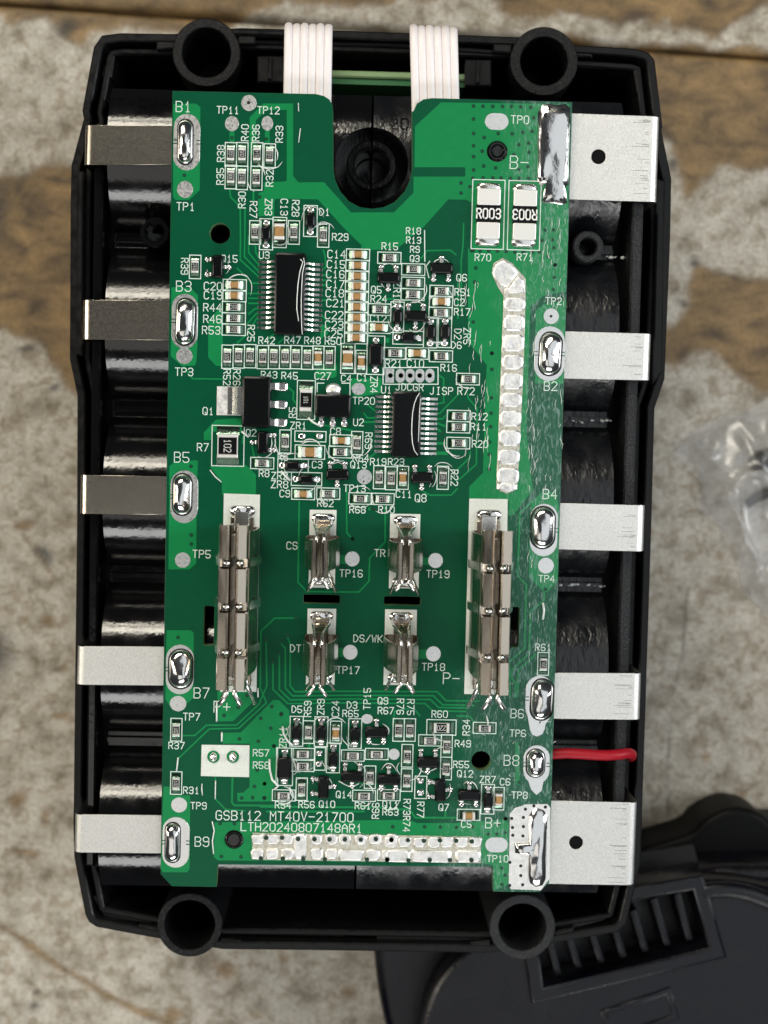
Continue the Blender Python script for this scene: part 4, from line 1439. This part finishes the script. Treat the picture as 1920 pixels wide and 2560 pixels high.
def regulator():
    c = at('F', 1380, 478)
    k = PX / 4.1475
    w, h = 188 * k, 122 * k
    o = link('regulator', MB().prism(rrect(-w, w, -h, h, .038, 2), .015, .15, .028, steps=2).mesh('regulator', M_EPOXY, True, 40), board, (c.x, c.y, Z2))
    link('tab', lead([(h - .02, .05), (h + .03, .05), (h + .06, .04)], .17, .02).mesh('tab', M_LEAD), o, (0, 0, 0), 0, True)
    link('solder_fillet', MB().blob(circ((0, h + .07), .1, 20, .075), .002, .05, 5, .15).mesh('solder_fillet', M_SOLDERF, True, 60), o, (0, 0, 0), 0, True)
    for dx in (-120, 0, 120):
        link('lead', shared('u2l', lambda: lead([(h - .02, .05), (h + .03, .05), (h + .045, .02), (h + .1, .018)], .05, .018).mesh('lead', M_LEAD)), o, (dx * k, 0, 0), math.pi, True)
        link('solder_fillet', shared('u2s', lambda: MB().blob(rrect(-.042, .042, h + .03, h + .12, .02), .002, .026, 4, .3).mesh('solder_fillet', M_SOLDER, True, 60)), o, (dx * k, 0, 0), math.pi, True)


regulator()
# unpopulated footprints
for t_, xa, ya, xb, yb, bx in (('F', 1055, 790, 1240, 790, (985, 735, 1305, 850)), ('K', 822, 845, 815, 985, (765, 770, 895, 1065)), ('L', 383, 800, 383, 905, (338, 760, 435, 955))):
    for x, y in ((xa, ya), (xb, yb)):
        c = at(t_, x, y)
        MB().blob(rrect(c.x - .045, c.x + .045, c.y - .04, c.y + .04, .02), .001, .02, 4, .3, x).build('bare_pad', M_SOLDER, board, True, 60)
    p, q = at(t_, bx[0], bx[1]), at(t_, bx[2], bx[3])
    outline_box(p.x, q.x, q.y, p.y)
# two soldered pins on the white block
for x in (693, 945):
    c = at('J', x, 890)
    MB().prism(circ(c, 83 * PX / 5.184, 26), 0, .0055, bottom=False).build('pin_pad', M_POUR, board)
    MB().blob(circ(c, 56 * PX / 5.184, 20, 66 * PX / 5.184), .005, .07, 6, .25, x).build('solder_joint', M_SOLDER, board, True, 60)

# ------------------------------------------------ contact clips


def finger(pth, w=.05, th=.03):
    return MB().tube(pth, w / 2, 8, th / 2 + .01)


def small_clip(t, x, y, jx, j0, j1):
    c = at(t, x, y)
    dx = at(t, jx, (j0 + j1) / 2, 1.12).x - c.x
    ja, jb = at(t, jx, j0, 1.12).y - c.y, at(t, jx, j1, 1.12).y - c.y
    o = link('contact_clip', MB().box(-.09, .09, -.46, .40, .004, .03, .01).mesh('contact_clip', M_CLIP), board, (c.x, c.y, Z3))
    o['label'] = 'small two-jaw spring clip on a white block'
    link('solder_joint', MB().blob(stadium((0, .395), .15, .065), .002, .035, 6, .3, x).mesh('solder_joint', M_SOLDER, True, 60), o, (0, 0, 0), 0, True)
    link('solder_joint', MB().blob(stadium((0, -.40), .15, .065), .002, .03, 6, .3, y).mesh('solder_joint', M_SOLDER, True, 60), o, (0, 0, 0), 0, True)
    for s in (1, -1):
        pr = [(s * .09, .02), (s * .17, .03), (s * .222, .1), (s * .222, .3), (dx * .7 + s * .19, .62), (dx + s * .105, .98)]
        if s < 0: pr.reverse()
        link('side_plate', MB().sheet(pr, jb + .07, ja - .02, .018).mesh('side_plate', M_CLIP), o, (0, 0, 0), 0, True)
        pr = [(dx + s * .108, .95), (dx + s * .10, 1.1), (dx + s * .088, 1.125), (dx + s * .048, 1.125), (dx + s * .034, 1.1), (dx + s * .02, .7)]
        if s < 0: pr.reverse()
        link('jaw', MB().sheet(pr, jb, ja, .016).mesh('jaw', M_CLIP), o, (0, 0, 0), 0, True)
        link('neck_arm', finger([(s * .11, .36, .05), (s * .10, .32, .3), (dx + s * .05, ja + .1, .9), (dx + s * .045, ja - .02, 1.09)], .036).mesh('neck_arm', M_LEAD, True), o, (0, 0, 0), 0, True)
        link('guide_finger', finger([(dx + s * .04, jb + .02, 1.1), (dx + s * .045, jb - .04, 1.1), (dx + s * .12, jb - .13, 1.12)], .045).mesh('guide_finger', M_LEAD, True), o, (0, 0, 0), 0, True)
        link('guide_finger', finger([(s * .07, jb + .02, .3), (s * .10, jb - .08, .25), (s * .185, -.53, .18)], .045).mesh('guide_finger', M_LEAD, True), o, (0, 0, 0), 0, True)
    link('neck_plate', MB().add([(-.11, .34, .04), (.11, .34, .04), (.07, .22, .3), (-.07, .22, .3)], [(0, 1, 2, 3)]).box(-.11, .11, .32, .36, .02, .07).mesh('neck_plate', M_CLIP), o, (0, 0, 0), 0, True)


for q in (('H', 1350, 505, 1325, 430, 745), ('H', 1336, 1315, 1306, 1300, 1640), ('I', 449, 468, 458, 405, 685), ('I', 416, 1180, 450, 1165, 1442)):
    small_clip(*q)


def large_clip(t, x, y, ja, jb, segs):
    c = at(t, x, y)
    H = 1.2
    d0, d1 = at(t, *ja, H), at(t, *jb, H)
    dx = (d0.x + d1.x) / 2 - c.x
    o = link('contact_clip', MB().box(-.15, .15, -1.2, .98, .004, .035, .01).mesh('contact_clip', M_CLIP), board, (c.x, c.y, Z3))
    o['label'] = 'long spring clip with four pairs of jaws'
    link('solder_joint', MB().blob(stadium((0, 1.06), .165, .075), .002, .05, 6, .25, x).mesh('solder_joint', M_SOLDER, True, 60), o, (0, 0, 0), 0, True)
    link('solder_joint', MB().blob(stadium((.0, -1.12), .16, .07), .002, .04, 6, .25, x).mesh('solder_joint', M_SOLDER, True, 60), o, (0, 0, 0), 0, True)
    link('neck_plate', MB().box(-.095, .095, .80, 1.05, .05, .08, .01).mesh('neck_plate', M_LEAD), o, (0, 0, 0), 0, True)
    seg = [(at(t, ja[0], p, H).y - c.y, at(t, ja[0], q, H).y - c.y) for p, q in segs]
    end = seg[-1][1]
    for s in (1, -1):
        pr = [(s * .1, .03), (s * .2, .04), (s * .228, .12), (s * .228, .5), (dx * .7 + s * .215, .7), (dx + s * .185, .98)]
        if s < 0: pr.reverse()
        link('side_plate', MB().sheet(pr, -.92, .86, .02).mesh('side_plate', M_CLIP), o, (0, 0, 0), 0, True)
        for i, (ya, yb) in enumerate(seg):
            pr = [(dx + s * .18, .95), (dx + s * .178, 1.14), (dx + s * .164, 1.185), (dx + s * .066, 1.2), (dx + s * .046, 1.18), (dx + s * .03, 1.1), (dx + s * .022, .8)]
            if s < 0: pr.reverse()
            link('jaw', MB().sheet(pr, yb + .014, ya - .014, .02).mesh('jaw', M_CLIP), o, (0, 0, 0), 0, True)
        for i in range(3):
            yb = (seg[i][1] + seg[i + 1][0]) / 2
            pr = [(dx + s * .10, 1.02), (dx + s * .16, .95), (dx * .7 + s * .225, .7), (s * .262, .52), (s * .262, .4)]
            if s < 0: pr.reverse()
            link('spring_band', MB().sheet(pr, yb - .05, yb + .05, .02).mesh('spring_band', M_LEAD), o, (0, 0, 0), 0, True)
            link('jaw_link', MB().blob(circ((dx + s * .08, yb), .055, 14), 1.02, .09, 5, .1).mesh('jaw_link', M_LEAD, True), o, (0, 0, 0), 0, True)
        link('guide_finger', finger([(dx + s * .05, end + .02, 1.15), (dx + s * .05, end - .05, 1.14), (dx + s * .13, end - .17, 1.16)], .06).mesh('guide_finger', M_LEAD, True), o, (0, 0, 0), 0, True)
        link('guide_finger', finger([(s * .09, end + .06, .4), (s * .13, end - .1, .3), (s * .22, -1.4, .2)], .06).mesh('guide_finger', M_LEAD, True), o, (0, 0, 0), 0, True)
    link('spine', MB().box(dx - .045, dx + .045, end + .35, .8, .5, .8).mesh('spine', M_CLIP), o, (0, 0, 0), 0, True)


large_clip('H', 672, 872, (612, 450), (577, 1550), ((300, 600), (665, 965), (1030, 1345), (1410, 1690)))
large_clip('I', 1056, 806, (1143, 440), (1115, 1420), ((310, 575), (630, 895), (950, 1240), (1290, 1545)))

# ------------------------------------------------ dried flux edges and their highlights, drawn as pale threads
fm = MB()


def thread(c, rx, ry, a0, a1, r):
    n = 9
    p = []
    for i in range(n):
        a = math.radians(a0 + (a1 - a0) * i / (n - 1))
        j = 1 + random.uniform(-.018, .018)
        p.append((c.x + rx * j * math.cos(a), c.y + ry * j * math.sin(a), .010))
    fm.tube(p, [r * (0.35 + math.sin(math.pi * i / (n - 1))) for i in range(n)], 5)


for s in ('E 1008,548 460,648 742,1042 718,760 1000,900 552,1050 970,1210', 'F 1425,1185 965,1095 1105,1235 1330,1385 1380,478 655,855 885,845 1140,955 1460,900', 'C 482,292 660,470 1080,522', 'G 808,1467 1025,1470 400,1690 170,1685 135,1110 1285,447 1185,1110',
          'K 525,560 845,565 1035,575 1283,590 370,1020 1000,905 608,930 360,1390 592,1310 875,1270 1248,1132 1400,1395 1560,560', 'L 448,632 108,780 552,872 803,915 565,340 110,925 605,600 270,690', 'A 1248,1170 910,628 800,815 1355,1290 990,1265'):
    for c in pts(s):
        for _ in range(2):
            a0 = random.choice((-40, 20, 60, 150, 200, 250)) + random.uniform(-20, 20)
            thread(c, random.uniform(.10, .19), random.uniform(.11, .2), a0, a0 + random.uniform(60, 130), random.uniform(.0035, .0075))
for s, r in (('K 345,495 360,600 420,700 480,745', .014), ('K 175,920 180,1060 210,1190 290,1270 240,1310', .016), ('J 545,1240 540,1320 550,1385', .007), ('M 360,175 375,240 362,310 370,400', .009), ('J 720,1200 715,1440', .008), ('J 235,900 215,1080', .01),
             ('J 735,195 735,430', .012), ('J 802,580 800,690', .012), ('e 690,1520 760,1610 850,1690', .008), ('K 1070,1205 1150,1250 1240,1290 1330,1240', .008), ('F 1120,600 1180,650 1260,690', .014), ('F 430,740 505,800', .014), ('F 840,1150 880,1200 935,1250', .014),
             ('c 1130,1830 1150,1950 1130,2100', .016), ('L 955,240 970,300 955,360', .01), ('J 1270,0 1270,120', .01), ('A 1148,190 1150,260', .006), ('A 1165,400 1150,520', .006)):
    q = pts(s, .011)
    fm.tube([v.to_tuple() for v in q], r, 6)
for s, r in (('C 1165,225 1185,250 1160,330 1145,430 1137,540 1135,640 1150,740', .006), ('C 1190,215 1200,260 1182,340 1176,450 1172,560 1172,680 1176,800 1180,850', .005),  # highlights along the coating edges on both chips, laid on as pale threads
             ('G 785,590 755,635 730,700 712,790 704,900 702,1010 710,1110 730,1190 765,1235', .006), ('G 795,650 783,760 780,860 775,980 770,1100', .004)):
    q = pts(s, .158)
    fm.tube([v.to_tuple() for v in q], r, 6)
# wrinkles of flux on the lower right of the board
for _ in range(150):
    u = random.random()
    if u < .25:
        x, y = random.gauss(1140, 50), random.uniform(1540, 1790)
    elif u < .55:
        y = random.uniform(610, 1010)
        x = random.gauss(1020 + (y - 610) * .03, 16)
    elif u < .85:
        x, y = random.choice((random.gauss(1150, 7), random.uniform(1170, 1222))), random.uniform(440, 1060)
    else:
        x, y = random.gauss(1142, 9), random.uniform(1100, 1500)
    if not (985 < x < 1222): continue
    if 1062 < x < 1140 and 555 < y < 1540: continue
    c = at('D', x, y)
    if any(abs(c.x - at(*q[:3]).x) < .2 and abs(c.y - at(*q[:3]).y) < .3 for q in JO): continue
    up = y < 1520
    L_ = random.uniform(.05, .26) if up else random.uniform(.03, .09)
    a = random.gauss(HALF - .06, .10 if up else 1.1)
    n = 7
    ph = random.uniform(0, 6)
    fm.tube([(c.x + math.cos(a) * L_ * (k / (n - 1) - .5) + .006 * math.sin(ph + k * 1.3), c.y + math.sin(a) * L_ * (k / (n - 1) - .5), .004) for k in range(n)],
            [random.uniform(.0012, .0042) if 0 < k < n - 1 else .0008 for k in range(n)], 4)
tag(fm.build('flux_and_highlights', M_GLOSS, board, True), kind='stuff')

# ================================================================== NICKEL STRIPS
ZS = -0.185


def strip(s, label, dark, hole_=None, side='l'):
    q = pts(s, ZS)
    q = [(p.x, p.y) for p in q]
    cx, cy = sum(p[0] for p in q) / 4, sum(p[1] for p in q) / 4
    root = empty('metal_strip', (cx, cy, ZS - .02), label, 'metal strip', 'metal strips from the board edge to the cells')
    m_ = M_NICKEL if dark else M_NICKELW  # one metal in two tones, reflected dark and light put into the colour
    # order: outer-top, inner-top, inner-bottom, outer-bottom
    ot, it, ib, ob = q
    inner = .16 if side == 'l' else -.16
    o2 = [ot, (it[0] + inner, it[1]), (ib[0] + inner, ib[1]), ob]
    if hole_:
        c = at(*hole_[:3], ZS)
        holed('flat_plate', m_, ccw(o2), [circ(c, hole_[3], 30)], ZS - .02, ZS, root, .004)
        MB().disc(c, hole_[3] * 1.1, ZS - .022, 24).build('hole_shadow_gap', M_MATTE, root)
    else:
        holed('flat_plate', m_, ccw(o2), [], ZS - .02, ZS, root, .004)
    # the outer end is folded down over the holder
    sg = -1 if side == 'l' else 1
    mb = MB()
    n = 7
    v = []
    for k in range(n):
        a = HALF * k / (n - 1)
        dx, dz = sg * .1 * math.sin(a), -.1 * (1 - math.cos(a))
        v += [(ot[0] + dx, ot[1], ZS + dz), (ob[0] + dx, ob[1], ZS + dz)]
    v += [(ot[0] + sg * .1, ot[1], ZS - 1.2), (ob[0] + sg * .1, ob[1], ZS - 1.2)]
    mb.add(v, [(2 * k, 2 * k + 1, 2 * k + 3, 2 * k + 2) for k in range(n)])
    mb.build('folded_end', m_, root, True, 60)
    if side == 'r':
        sm = MB()
        for k in range(int(22 * abs(ot[1] - ob[1]))):
            y = random.uniform(min(ob[1], ot[1]) + .02, max(ob[1], ot[1]) - .02)
            l = random.choice((.05, .09, .16, .22))
            x1 = max(ot[0], ob[0]) - random.uniform(.02, .06)
            sm.ribbon([(x1 - l, y + random.uniform(-.004, .004)), (x1, y)], random.uniform(.0025, .006), ZS + .0008 + .00006 * k)
        tag(sm.build('scratch', M_SCR, root), kind='stuff')
    return root


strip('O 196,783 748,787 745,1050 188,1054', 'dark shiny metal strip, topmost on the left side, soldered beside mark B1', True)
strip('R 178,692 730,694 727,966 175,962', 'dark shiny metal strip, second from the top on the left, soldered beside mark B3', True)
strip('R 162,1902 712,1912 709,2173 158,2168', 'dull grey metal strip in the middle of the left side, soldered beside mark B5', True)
strip('S 135,938 665,940 657,1191 126,1188', 'pale metal strip on the left side, soldered beside mark B7', False)
strip('S 118,2045 645,2050 638,2296 112,2292', 'pale metal strip, bottommost on the left side, soldered beside mark B9', False)
strip('Q 1360,722 798,702 790,1293 1340,1310', 'wide nickel plate with a hole at the upper right of the board', False, ('Q', 985, 1000, .098), 'r')
sc_ = MB().ribbon(pts('Q 800,1275 900,1190 1010,1110 1150,1005', ZS), .006, ZS + .0012)
sc_.build('scratch', M_TIN, bpy.data.objects['metal_strip.005'])
strip('T 695,648 145,633 138,955 682,968', 'pale metal strip soldered beside mark B2, first below the upper wide plate', False, None, 'r')
strip('T 652,1835 108,1820 102,2135 642,2151', 'pale metal strip in the middle of the right side, soldered beside mark B4', False, None, 'r')
strip('U 665,820 130,818 122,1123 655,1130', 'pale metal strip just above the red wire, right of the board', False, None, 'r')
strip('X 845,112 380,100 365,590 826,598', 'wide nickel plate with a hole at the lower right of the board', False, ('U', 270, 1960, .095), 'r')

# ================================================================== RED WIRE
q = [at('U', x, y, z) for x, y, z in ((20, 1376, -.26), (130, 1364, -.24), (210, 1360, -.22), (300, 1364, -.21), (400, 1371, -.21), (480, 1374, -.22), (560, 1368, -.25), (612, 1360, -.32), (634, 1360, -.42), (646, 1366, -.6), (646, 1376, -.9), (640, 1390, -1.6))]
for p in q: p.z -= 0.02
w_ = MB().tube(q, .07, 16).build('red_wire', M_RED, None, True, 60)
tag(w_, 'short red insulated wire running from under the board to the case side', 'wire')

# ================================================================== RIBBON CABLES AND SMALL BOARD
sb = empty('small_circuit_board', tuple(at('D', 805, 160, -1.3)), 'edge of a small green circuit board showing between the white ribbon cables', 'circuit board')
p, q2 = at('D', 612, 150, -1.25), at('D', 1006, 186, -1.25)
MB().box(p.x, q2.x, q2.y - .02, p.y - .10, -2.4, -1.25, 0).build('substrate', M_GREEN2, sb)
MB().box(p.x, q2.x, p.y - .09, p.y - .0, -1.5, -1.2, .02).build('board_edge', mat('pale_green_edge', (.22, .33, .16), .5), sb)


def ribbon(xa, xb, ybend, yend, label):
    c = at('D', (xa + xb) / 2, 140, -.3)
    root = empty('ribbon_cable', (c.x, c.y, -1.0), label, 'ribbon cable', 'ribbon cables at the top of the board')
    prof = [(yend + 45, -.235), (yend, -.225), (yend - 40, -.18), (yend - 90, -.14), (ybend + 28, -.16), (ybend + 10, -.22), (ybend + 2, -.34), (ybend + 4, -.5), (ybend + 14, -.68), (ybend + 40, -.95), (yend - 60, -1.25), (yend - 50, -1.5)]
    for i in range(6):
        f0 = (i + .5) / 6
        path = []
        for k, (y, z) in enumerate(prof):
            sl = (y - ybend) / (yend - ybend)
            x = xa + (xb - xa) * f0 + 4 * min(1.2, max(0, sl)) * (1 if xa > 800 else -.6)
            path.append(at('D', x, y + (i - 2.5) * (.4 if xa < 800 else .9), z))
        r = (xb - xa) / 6 * .1 / 17.0 * .535
        # smooth the path
        sm = []
        for k in range(len(path) - 1):
            p0, p1, p2, p3 = path[max(k - 1, 0)], path[k], path[k + 1], path[min(k + 2, len(path) - 1)]
            for s in range(4):
                t = s / 4
                sm.append(.5 * ((2 * p1) + (p2 - p0) * t + (2 * p0 - 5 * p1 + 4 * p2 - p3) * t * t + (3 * p1 - p0 - 3 * p2 + p3) * t ** 3))
        sm.append(path[-1])
        MB().tube(sm, r, 12, r * (.62 if i % 2 else .8)).build('wire', M_RIB, root, True, 60)


ribbon(615, 718, 55, 205, 'white six-wire ribbon cable looping over the case edge, above mark TP12')
ribbon(885, 988, 60, 212, 'white six-wire ribbon cable looping over the case edge, beside the right screw boss')

# ================================================================== SECOND BLACK HOUSING (lower right, lying on the bench)
hz = -2.6
hous = empty('tool_housing', tuple(at('D', 1350, 2150, TZ)), 'black plastic tool housing with slotted vent, half hidden under the battery case', 'tool housing')


def smooth_poly(p, it=2):
    for _ in range(it):
        o = []
        for i in range(len(p)):
            a, b = p[i], p[(i + 1) % len(p)]
            o += [(a[0] * .75 + b[0] * .25, a[1] * .75 + b[1] * .25), (a[0] * .25 + b[0] * .75, a[1] * .25 + b[1] * .75)]
        p = o
    return p


lower = smooth_poly(ccw(pts('D 806,1990 808,2080 822,2180 850,2290 900,2420 1850,2420 1850,1860 1659,1872 1560,1868 1480,1888 1380,1925 1200,1940 1000,1960', hz - .6)))
MB().prism(lower, TZ + .02, hz - .6, .18, steps=5).build('lower_shell', M_HOUS, hous, True, 50)
back = smooth_poly(ccw(pts('D 1330,1850 1440,1818 1500,1800 1520,1772 1580,1742 1640,1752 1680,1790 1900,1760 1900,1950 1330,1950', TZ + 1.0)), 1)
MB().prism(back, TZ + .02, TZ + 1.0, .1, steps=4).build('foot', M_MATTE, hous, True, 50)
face = smooth_poly(ccw(pts('D 905,2420 915,2250 940,2150 985,2085 1060,2030 1180,1990 1380,1945 1480,1920 1560,1910 1640,1922 1850,1980 1850,2420', hz)))
FR = ccw(pts('X 265,900 310,1215 1325,970 1220,600 860,660', hz))
holed('face_shell', M_HOUS, face, [list(reversed(FR))], hz - .5, hz, hous, .09)
fo = offset(FR, .13)
holed('vent_frame', M_HOUS, fo, [list(reversed(offset(FR, -.01)))], hz - .6, hz + .10, hous, .035)
MB().prism(offset(FR, .3), hz - 1.0, hz - .95).build('vent_back', M_HOLE, hous)
for s in ('X 375,1000 415,1120 350,880', 'X 490,940 535,1080 440,780', 'X 625,930 670,1050 570,740', 'X 760,900 800,1020 700,690', 'X 855,740 930,985 855,740', 'X 975,670 1060,950 975,670', 'X 1115,640 1190,920 1115,640'):
    a_, b_, c_ = pts(s, hz - .12)
    d_ = (c_ - b_).normalized()
    n_ = Vector((-d_.y, d_.x, 0)) * .055
    MB().prism([b_ + n_, b_ - n_, c_ - n_, c_ + n_], hz - .9, hz - .05, .03, steps=2).build('vent_slat', M_HOUS, hous, True, 40)
q = pts('X 1270,640 1330,625 1430,622 1530,640 1640,680 1760,740', hz)
MB().tube([(v.x, v.y, hz + .02) for v in q], .13, 14, .1).build('strap_ridge', M_HOUS, hous, True, 60)
rc = ccw(pts('X 695,1360 1060,1235 1100,1370 740,1490', hz))
holed('label_recess', M_HOUS, offset(rc, .05), [list(reversed(rc))], hz - .1, hz + .035, hous, .015)
q = pts('D 930,2230 950,2160 1000,2090 1080,2040', hz)

# ================================================================== CLEAR BAG at the right edge
bag_m = bpy.data.materials.new('clear_film')
bag_m.use_nodes = True
nt = bag_m.node_tree
nt.nodes.remove(nt.nodes['Principled BSDF'])
tr, gl, mx = nt.nodes.new('ShaderNodeBsdfTransparent'), nt.nodes.new('ShaderNodeBsdfGlossy'), nt.nodes.new('ShaderNodeMixShader')
tr.inputs[0].default_value = (.97, .97, .97, 1)
gl.inputs['Roughness'].default_value = .28
mx.inputs[0].default_value = .10
nt.links.new(tr.outputs[0], mx.inputs[1])
nt.links.new(gl.outputs[0], mx.inputs[2])
df, m2 = nt.nodes.new('ShaderNodeBsdfDiffuse'), nt.nodes.new('ShaderNodeMixShader')
df.inputs[0].default_value = (.8, .8, .8, 1)
m2.inputs[0].default_value = .08
nt.links.new(mx.outputs[0], m2.inputs[1])
nt.links.new(df.outputs[0], m2.inputs[2])
nt.links.new(m2.outputs[0], nt.nodes['Material Output'].inputs[0])
bz = TZ + .05
c0 = at('Z', 1690, 1120, bz)
bag = link('plastic_bag', None, None, (at('Z', 1880, 1250, TZ).x, at('Z', 1880, 1250, TZ).y, TZ))
tag(bag, 'crumpled clear plastic bag on the bench at the right edge', 'plastic bag')
for lay, h0 in ((0, .02), (1, .3)):
    mb = MB()
    nx, ny = 44, 60
    A, B_, C_, D_ = [at('Z', *p, bz) for p in ((1690, 1120), (1990, 960), (2100, 1620), (1900, 1520))]
    v, f = [], []
    for i in range(nx + 1):
        for j in range(ny + 1):
            u, w = i / nx, j / ny
            p = (A * (1 - u) + B_ * u) * (1 - w) + (D_ * (1 - u) + C_ * u) * w
            e = min(u, 1 - u, w, 1 - w)
            p = p + Vector((noise.noise(Vector((p.y * 1.6, lay, 0))), noise.noise(Vector((p.x * 1.6, lay, 9))), 0)) * .35
            n1 = noise.fractal(Vector((p.x * 1.1, p.y * 1.1, lay * 5.0)), 1.0, 2.0, 3)
            rid = 1 - abs(noise.noise(Vector((p.x * 1.7 + p.y * .9, p.y * .8 - p.x, 3 + lay)))) * 2.2
            z = bz + min(1, e * 6) * (h0 + .05 * n1 + .22 * max(0, rid) ** 4 * (1 if lay else .2))
            v.append((p.x, p.y, max(bz - .02, z)))
    for i in range(nx):
        for j in range(ny):
            k = i * (ny + 1) + j
            f.append((k, k + 1, k + ny + 2, k + ny + 1))
    mb.add(v, f).build('bag_film', bag_m, bag, True)
for s, r in (('Z 1885,1165 1905,1150 1960,1140', .16), ('Z 1868,1262 1890,1245 1960,1215', .085)):
    mb = MB()
    q = pts(s, TZ + .14)
    mb.tube([v.to_tuple() for v in q], [r * .8, r, r], 12)
    o = mb.build('hardware_piece', M_BLACK, None, True, 60)
    tag(o, 'thicker dark hardware piece inside the clear plastic bag' if r > .1 else 'thin dark screw-like piece inside the clear plastic bag', 'hardware')
